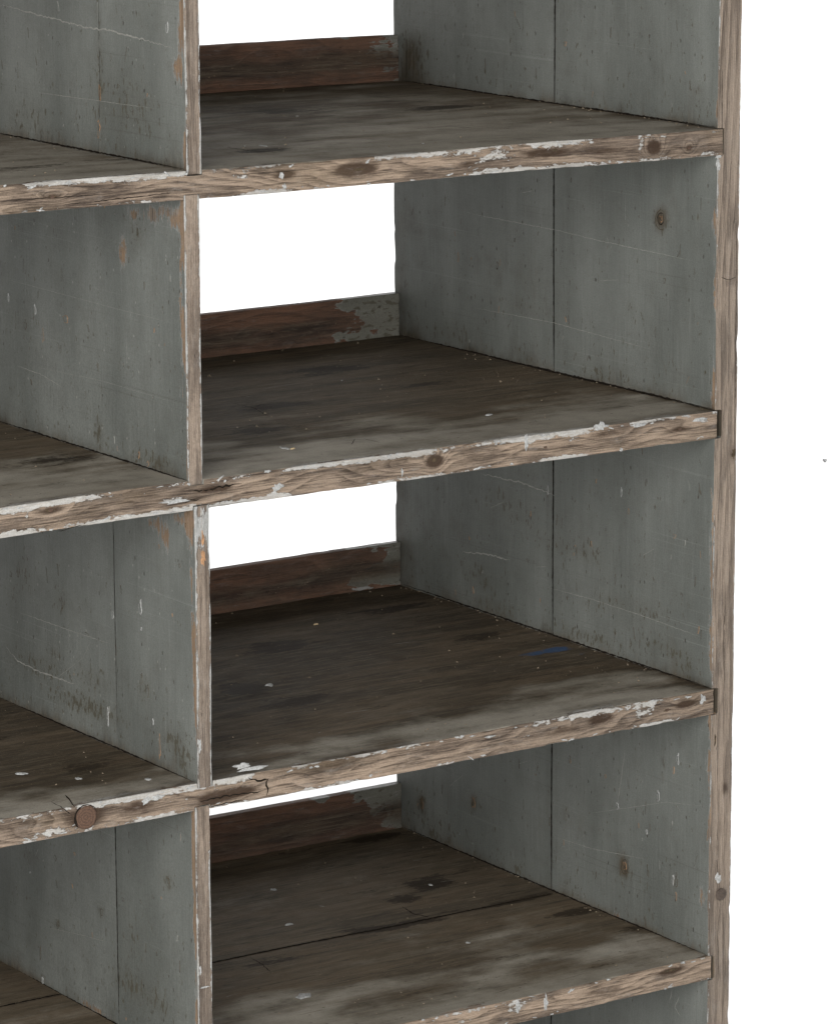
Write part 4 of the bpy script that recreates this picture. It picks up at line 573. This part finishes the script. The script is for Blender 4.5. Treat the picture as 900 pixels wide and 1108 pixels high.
# ------------------------------------------------------------------ shelves
def shelf_attrs(b, k, feats):
    z_, sx, sy, t = SHELF[k]
    prm = SHELF_LOOK[k]
    def f(p):
        P = b.P(p); A = {}
        x, y, z = p.T
        front = sst(.0014, 0, y)
        top = sst(.0012, 0, z_ - z) * (1 - front)
        zz = z - (z_ - t)                               # 0 bottom .. t top
        ring = (zz * .55 + y * .18) + (fbm(np.c_[x * 3.2, y * 6, z * 0 + b.seed], b.seed + 1, 2) - .5) * .05 \
            + (fbm(np.c_[x * 16, y * 20, z * 50], b.seed + 3, 2) - .5) * .012
        kn = np.zeros(len(p)); dirt = np.zeros(len(p)); wear = np.zeros(len(p)); pale = np.zeros(len(p)); fresh = np.zeros(len(p)); blue = np.zeros(len(p)); soak = np.zeros(len(p))
        # front edge: mostly bare wood, paint left along the arrises
        n1 = fbm(np.c_[x * 16, zz * 60, y * 0 + b.seed], b.seed + 4, 3)
        n2 = fbm(np.c_[x * 7, zz * 20, y * 0 + b.seed], b.seed + 8, 2)
        wear = front * .95
        n5 = fbm(np.c_[x * 11, zz * 45, y * 0 + b.seed], b.seed + 21, 3)
        lo = sst(.0075, .0006, zz); hi = sst(.0085, .0006, t - zz)
        pale = front * (hi * (.12 + prm['hi'] * (n1 - .35) * 1.9) + lo * (.05 + prm['lo'] * (n1 - .35) * 1.9) + prm['mid'] * (n2 - .42) * 3)
        # top: worn grey paint near the front, ingrained dirt further back
        nt = fbm(np.c_[x * 4, y * 12, y * 0 + b.seed], b.seed + 12, 3)
        nf = fbm(np.c_[x * 14, y * 30, y * 0 + b.seed], b.seed + 14, 3)
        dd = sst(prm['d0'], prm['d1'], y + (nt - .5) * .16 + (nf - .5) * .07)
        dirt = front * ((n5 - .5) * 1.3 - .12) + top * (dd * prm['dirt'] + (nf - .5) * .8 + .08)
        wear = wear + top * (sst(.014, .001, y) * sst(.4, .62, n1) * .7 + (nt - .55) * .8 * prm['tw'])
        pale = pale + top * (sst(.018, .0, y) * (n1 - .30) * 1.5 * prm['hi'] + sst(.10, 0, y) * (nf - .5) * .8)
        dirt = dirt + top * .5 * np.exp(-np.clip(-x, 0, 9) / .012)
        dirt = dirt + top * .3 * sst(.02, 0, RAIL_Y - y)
        for where, ch, u, v, ru, rv, ang, amp in feats:
            if where == 'front':
                v = v - sx * u
                bb = blob(p[:, [0, 2]], (u, v), (ru, rv), ang) * front
            else:
                bb = blob(p[:, [0, 1]], (u, v), (ru, rv), ang) * top
            if ch == 'knot':
                kn += amp * 1.35 * bb
                d = (p[:, [0, 2]] if front.max() > 0 else p[:, [0, 1]]) - np.array([u, v])
                ring += np.where(front > .5, blob(p[:, [0, 2]], (u, v), (ru * 1.5, rv * 2.2), ang) * .013 * (1 if ru < .012 else .35), 0)
            elif ch == 'ring': ring += amp * bb
            elif ch == 'dirt': dirt += amp * bb
            elif ch == 'wear': wear += amp * bb
            elif ch == 'pale': pale += amp * bb
            elif ch == 'fresh': fresh += amp * bb
            elif ch == 'blue': blue += amp * bb
            elif ch == 'olive': soak += amp * bb
        A.update(ring=ring, wear=wear, dirt=dirt, pale=pale, knot=kn, fresh=fresh, blue=blue, olive=soak)
        return A
    return f

BOARDS = {}
def shelf(k, fine):
    z_, sx, sy, t = SHELF[k]
    b = Board('x', 40 + k)
    xr = ENDGAP[k]; xl = LEFT - .005
    def mod(base, p):
        q = p.copy(); q[:, 2] += sx * base[:, 0] + sy * base[:, 1]
        # housings for the dividers above and below
        for kk, at_top in ((k, True), (k + 1, False)):
            if kk not in DIV: continue
            inn = (base[:, 0] > DIV[kk] - .0005) & (base[:, 0] < DIV[kk] + DW + .0007) & (base[:, 1] < RAIL_Y)
            if at_top: q[inn, 2] = np.minimum(q[inn, 2], z_ + sx * DIV[kk] - .0046)
            else: q[inn, 2] = np.maximum(q[inn, 2], z_ - t + sx * DIV[kk] + .0042)
        return q
    ex = []
    for kk in (k, k + 1):
        if kk in DIV: ex += [DIV[kk] - .0008, DIV[kk] - .0003, DIV[kk] + DW + .0004, DIV[kk] + DW + .001]
    if fine:
        xs = np.unique(np.r_[np.linspace(xl, -.80, 14), grid_axis(-.80, xr, .0028, False, True, ex)])
    else:
        xs = np.unique(np.r_[grid_axis(xl, xr, .02, True, True, ex)])
    zs = grid_axis(z_ - t, z_, .0022)
    b.seam = .2481 if k == 4 else None
    bb_attrs = shelf_attrs(b, k, SHELF_FEATS.get(k, []))
    ys = grid_axis(0, DEP, .005 if fine else .03, extra=[.2472, .2476, .2486, .2490] if k == 4 else [])
    def mod2(base, p):
        q = p
        if k == 4:
            q = p.copy(); m = abs(base[:, 1] - .2481) < .00055
            q[m, 2] = np.where(base[m, 2] > z_ - t / 2, np.minimum(q[m, 2], z_ - .004), np.maximum(q[m, 2], z_ - t + .003))
        return mod(base, q)
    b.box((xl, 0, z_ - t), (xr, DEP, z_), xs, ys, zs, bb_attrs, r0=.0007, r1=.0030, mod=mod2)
    zt = z_
    if fine:
        # marks follow the slight slope of each shelf
        def W(base_warp=b.warp):
            def w(p):
                q = base_warp(p); q[:, 2] += sx * p[:, 0] + sy * p[:, 1]; return q
            return w
        keep = b.warp; b.warp = W()
        g = np.random.default_rng(300 + k)
        for i in range(40):
            u, v = g.uniform(-.76, -.02), g.uniform(.01, .48)
            kd = g.choice(['dark', 'scratch', 'dark', 'flake'], p=[.5, .26, .2, .04])
            if kd == 'flake': b.plate(blob_poly((u, v), g.uniform(.0008, .0022), g.uniform(.0006, .0016), g.uniform(0, 3), i + k * 50, 7, .4), 2, 1, zt, .0005, MATK[kd])
            else: b.ribbon([(u, v), (u + g.uniform(.006, .035), v + g.normal(0, .003))], g.uniform(.0004, .0009), 2, 1, zt, .00014, MATK[kd], i)
        if k == 4: b.ribbon([(-.76, .2480), (-.4, .2482), (-.008, .2481)], .0042, 2, 1, zt, .0003, M['crack'], 5, .12)
        place_marks(b, SHELF_TOP_MARKS.get(k, []), 2, 1, zt)
        def level(mk):                                  # undo the slope that the warp below adds again
            kk, kind, d = mk
            if kind == 'L': return kk, kind, ([(u, v - sx * u) for u, v in d[0]], d[1])
            return kk, kind, ((d[0][0], d[0][1] - sx * d[0][0]),) + tuple(d[1:])
        place_marks(b, [level(q) for q in SHELF_FRONT_MARKS.get(k, [])], 1, -1, 0)
        if k == 3:
            kx, kz = KNOT[0], KNOT[1] - sx * KNOT[0]
            for a0, a1, w_ in ((.4, 2.2, .0013), (1.9, 4.4, .0026), (4.2, 5.9, .0012)):
                b.ribbon([(kx + .0111 * math.cos(a), kz + .0108 * math.sin(a)) for a in np.linspace(a0, a1, 16)], w_, 1, -1, 0, .0004, M['crack'], int(a0 * 10), .12)
        # small scabs of old paint along the front edge
        for i in range(45):
            u = g.uniform(-.78, -.01); up = g.uniform() < .6
            v = (z_ - g.uniform(.0004, .004)) if up else (z_ - t + g.uniform(.0005, .0035))
            b.plate(blob_poly((u, v), g.uniform(.001, .0045), g.uniform(.0004, .0012), g.normal(0, .25), i + k * 70, 11, .55), 1, -1, 0, g.uniform(.0002, .0005), MATK['flake'])
        b.warp = keep
    BOARDS[k] = b
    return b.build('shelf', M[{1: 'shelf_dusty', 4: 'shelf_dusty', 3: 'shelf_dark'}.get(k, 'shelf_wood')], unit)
shelves = {k: shelf(k, 1 <= k <= 4) for k in range(6)}

# ------------------------------------------------------------------ back rails
RAIL_LEAN = {1: .03, 2: .02, 3: .05, 4: .06}
RAIL_COAT = {1: .55, 2: 1., 3: .72, 4: .75}
RH = {0: .047, 1: .0480, 2: .0455, 3: .0470, 4: .0500, 5: .047}
def rail(k, x0, x1, fine):
    b = Board('x', 70 + k + (0 if fine else 10))
    z0 = ztop(k, (x0 + x1) / 2, RAIL_Y) + .0002; z1 = z0 + RH[k]; y0, y1 = RAIL_Y, RAIL_Y + .0105
    px, lo_, hi_ = RAIL_PATCH.get(k, (-.06, 0, 1))
    sx = SHELF[k][1]; xm = (x0 + x1) / 2
    def attrs(p):
        x, y, z = p.T; zz = (z - z0) / RH[k]; P = b.P(p)
        n = fbm(np.c_[x * 38, z * 55, y * 0 + k], b.seed, 4); n2 = fbm(np.c_[x * 6, z * 18, y * 0 + k], b.seed + 2, 3)
        painted = sst(-.025, .02, x - px + (n - .5) * .17 + (zz - .5) * RAIL_LEAN.get(k, 0)) * RAIL_COAT.get(k, 1.)
        topd = sst(.0035, .0, z1 - z)
        A = dict(ring=zz * .02 + (n2 - .5) * .03, wear=.95 - painted * 1.0 - .3 * topd * n, dirt=.62 * np.exp(-((zz - .42 - (n2 - .5) * .5) / .28) ** 2) + (n2 - .5) * .7 + .12 - .35 * painted,
                 pale=(n - .62) * 1.2 * sst(.25, .05, zz) + topd * (n - .5) * .5, knot=0., fresh=0., blue=0., olive=painted * .55)
        A['dirt'] = (A['dirt'] + painted * (n2 - .4) * 1.2) * sst(.004, .0, y - y0 - .002)
        for ch, u, v, ru, rv, ang, amp in RAIL_FEATS.get(k, []):
            A[ch] = A[ch] + amp * blob(p[:, [0, 2]], (u, v), (ru, rv), ang)
        return A
    def mod(base, p):
        q = p.copy(); q[:, 2] += sx * (base[:, 0] - xm); return q
    b.box((x0, y0, z0), (x1, y1, z1), grid_axis(x0, x1, .004 if fine else .03), grid_axis(y0, y1, .004), grid_axis(z0, z1, .003 if fine else .01), attrs, r0=.0008, r1=.002, mod=mod)
    return b.build('back_rail', M['rail_wood'], unit)
for k in range(1, 6):
    mid = DIV[k] + DW / 2
    rail(k, mid + .0006, -.0006, k < 5)
    rail(k, LEFT + .0006, mid - .0006, False)

# ------------------------------------------------------------------ nails, pegs and the loose knot (sub-parts)
def disc(name, parent, x, z, r, depth, mat, label=None, seed=0, ell=1.0, y=0., dome=.25):
    g = np.random.default_rng(seed); n = 22
    prof = [(1.0, .002), (1.0, -depth * .7), (.93, -depth), (.6, -depth * (1 + dome)), (.25, -depth * (1 + dome * 1.2))]
    V, F = [], []
    wob = 1 + g.uniform(-.05, .05, n)
    for s, yy in prof:
        for i in range(n):
            a = 2 * math.pi * i / n
            V.append((x + r * s * wob[i] * math.cos(a), y + yy, z + r * ell * s * wob[i] * math.sin(a)))
    for j in range(len(prof) - 1):
        for i in range(n):
            i2 = (i + 1) % n
            F.append((j * n + i, j * n + i2, (j + 1) * n + i2, (j + 1) * n + i))
    F.append([(len(prof) - 1) * n + i for i in range(n)])
    c = np.array((x, y, z)); o3 = WORLD[parent.name]
    me = bpy.data.meshes.new(name); me.from_pydata([tuple(np.array(v) - c) for v in V], [], F); me.materials.append(mat)
    for q in me.polygons: q.use_smooth = True
    o = bpy.data.objects.new(name, me); C.objects.link(o); o.parent = parent; o.location = Vector(c - o3)
    WORLD[o.name] = c
    if label: o['label'] = label
    return o
def face_y(bd, x, z): return float(bd.warp(np.array([[x, 0., z]]))[0, 1])
PANEL_BOARD = side_board
for i, (k, x, z, r) in enumerate(NAILS):
    disc('nail', shelves[k], x, z, r, .0001, M['nail'], None, i, .8, face_y(BOARDS[k], x, z) - .0003)
for (nm, x, z, r, mt, ell, lab) in PEGS_SIDE:
    disc(nm, side, x, z, r, .0012, M[mt], lab, 5, ell, face_y(PANEL_BOARD, x, z))

disc('knot', shelves[3], KNOT[0], KNOT[1], .0106, .0003, M['knot_wood'], 'round reddish brown knot set in the front edge', 8, 1.0, face_y(BOARDS[3], *KNOT) - .00005, .1)

# ------------------------------------------------------------------ loose crumbs
def crumb(name, k, x, y, rx, ry, h, mat, label, cat, seed, rot=0.):
    g = np.random.default_rng(seed); n = 10
    th = np.linspace(0, 2 * math.pi, n, endpoint=False); r = 1 + g.uniform(-.3, .3, n)
    V, F = [], []
    for s, zz in ((.9, 0), (1, h * .4), (.75, h), (.3, h * 1.15)):
        for i in range(n):
            V.append((rx * s * r[i] * math.cos(th[i]), ry * s * r[i] * math.sin(th[i]), zz + g.uniform(0, h * .2) * (zz > 0)))
    for j in range(3):
        for i in range(n):
            i2 = (i + 1) % n; F.append((j * n + i, j * n + i2, (j + 1) * n + i2, (j + 1) * n + i))
    F.append([3 * n + i for i in range(n)]); F.append([i for i in range(n)][::-1])
    me = bpy.data.meshes.new(name); me.from_pydata(V, [], F); me.materials.append(mat)
    o = bpy.data.objects.new(name, me); C.objects.link(o)
    o.location = (x, y, ztop(k, x, y) + .0004); o.rotation_euler = (0, 0, rot)
    o['label'] = label; o['category'] = cat; o['group'] = 'crumbs of paint and wood lying on the shelves'
    return o
M['straw'] = simple('wood_splinter', (.42, .33, .20), (.30, .23, .14), .8, 500)
for i, (nm, k, x, y, rx, ry, rot, mt, lab) in enumerate(CRUMBS):
    crumb(nm, k, x, y, rx, ry, .0011, M[mt], lab, nm.replace('_', ' '), i + 3, rot)

# dust and grit nobody could count: one stuff object
def grit():
    g = np.random.default_rng(99); V, F = [], []
    def bit(x, y, z, s):
        n = len(V); a = g.uniform(0, 3, 4)
        V.extend([(x - s * g.uniform(.5, 1.4), y - s * .5, z), (x + s, y - s * g.uniform(.3, 1), z), (x + s * .2, y + s * g.uniform(.6, 1.2), z), (x, y, z + s * .9)])
        F.extend([(n, n + 1, n + 3), (n + 1, n + 2, n + 3), (n + 2, n, n + 3), (n + 2, n + 1, n)])
    for k in range(1, 5):
        for i in range(300):
            x, y = g.uniform(-.77, -.004), g.uniform(.01, RAIL_Y - .004)
            if i % 6 == 0: x = -abs(g.normal(0, .006)) - .001
            elif i % 7 == 0: y = RAIL_Y - .002 - abs(g.normal(0, .006))
            if abs(x - DIV[k] - DW / 2) < .0125: continue
            bit(x, y, ztop(k, x, y) + .0003, abs(g.normal(0, .00055)) + .0003)
    me = bpy.data.meshes.new('dust'); me.from_pydata(V, [], F); me.materials.append(M['grit'])
    o = bpy.data.objects.new('dust', me); C.objects.link(o); o['kind'] = 'stuff'
    o['label'] = 'fine pale dust and grit scattered over the dirty shelf boards'; o['category'] = 'dust'
M['grit'] = simple('grit', (.19, .155, .11), (.09, .07, .048), .9, 300)
grit()

# ------------------------------------------------------------------ studio backdrop: wall and sweep
def backdrop():
    prof = [(-7.0, FLOOR)]
    yb, R = 3.2, .8
    for i in range(0, 13):
        a = i / 12 * math.pi / 2
        prof.append((yb - R + R * math.sin(a), FLOOR + R - R * math.cos(a)))
    prof.append((yb, 2.6))
    V = [(x, y, z) for x in (-3.6, 5.6) for (y, z) in prof]; n = len(prof)
    F = [(i, n + i, n + i + 1, i + 1) for i in range(n - 1)]
    me = bpy.data.meshes.new('backdrop'); me.from_pydata(V, [], F); me.materials.append(M['backdrop'])
    for q in me.polygons: q.use_smooth = True
    o = bpy.data.objects.new('backdrop', me); C.objects.link(o); o['kind'] = 'structure'
backdrop()
def lint():
    g = np.random.default_rng(4); n = 9
    V = []; F = []
    for s_, h_ in ((1, 0), (.8, .0016), (.3, .0024)):
        for i in range(n):
            a = 2 * math.pi * i / n; r_ = .0048 * s_ * (1 + .25 * math.sin(3 * a + 1) + g.uniform(-.12, .12))
            V.append((r_ * math.cos(a), r_ * math.sin(a), h_))
    for j in range(2):
        for i in range(n):
            F.append((j * n + i, j * n + (i + 1) % n, (j + 1) * n + (i + 1) % n, (j + 1) * n + i))
    F.append([2 * n + i for i in range(n)])
    me = bpy.data.meshes.new('lint_speck'); me.from_pydata(V, [], F); me.materials.append(M['lint'])
    o = bpy.data.objects.new('lint_speck', me); C.objects.link(o)
    o.location = LINT[:3]; o.rotation_euler = (LINT[3], 0, 0)
    o['label'] = 'tiny grey speck alone on the white backdrop beside the shelving unit'; o['category'] = 'speck'
M['lint'] = simple('lint', (.2, .2, .2), (.3, .3, .3), .9, 300)
lint()

# ------------------------------------------------------------------ lights
def area(name, loc, target, size, power, col=(1, 1, 1), sy=None, spread=math.pi):
    L = bpy.data.lights.new(name, 'AREA'); L.energy = power; L.color = col; L.size = size
    if sy: L.shape = 'RECTANGLE'; L.size_y = sy
    L.spread = spread
    o = bpy.data.objects.new(name, L); C.objects.link(o); o.location = loc
    o.rotation_euler = (Vector(target) - Vector(loc)).to_track_quat('-Z', 'Y').to_euler()
    return o
KEY = 285
area('softbox_key', (-2.9, -2.7, 1.25), (-.35, 0, .1), 3.0, KEY, (1, .985, .96), 2.6)
area('softbox_fill', (.2, -3.9, 1.1), (-.3, 0, .1), 2.2, 40, (1, .99, .975), 2.2)
area('backdrop_light', (4.4, .5, 3.3), (1.8, 2.5, -.5), 1.4, 200, (1, 1, 1), 1.4, math.radians(130))

w = bpy.data.worlds.new('World'); sc.world = w; w.use_nodes = True
bg = w.node_tree.nodes['Background']; bg.inputs[0].default_value = (1, 1, 1, 1); bg.inputs[1].default_value = .08

# ------------------------------------------------------------------ camera
cam = bpy.data.cameras.new('camera'); co = bpy.data.objects.new('camera', cam); C.objects.link(co)
R = Vector((.82414081, -.56637486, -.00338273)); U = Vector((.12118192, .1704932, .97787883)); Fw = Vector((.55326925, .80631978, -.2091448))
mw = Matrix((R, U, -Fw)).transposed().to_4x4(); mw.translation = Vector((-2.33026751, -2.89521853, .96788539))
co.matrix_world = mw
cam.sensor_fit = 'VERTICAL'; cam.sensor_height = 36; cam.lens = 4302.617 / 1108 * 36
cam.clip_start = .05; cam.clip_end = 100
sc.camera = co

sc.view_settings.view_transform = 'Standard'; sc.view_settings.look = 'None'
sc.view_settings.exposure = 0; sc.view_settings.gamma = 1
sc.cycles.max_bounces = 5; sc.cycles.use_denoising = True
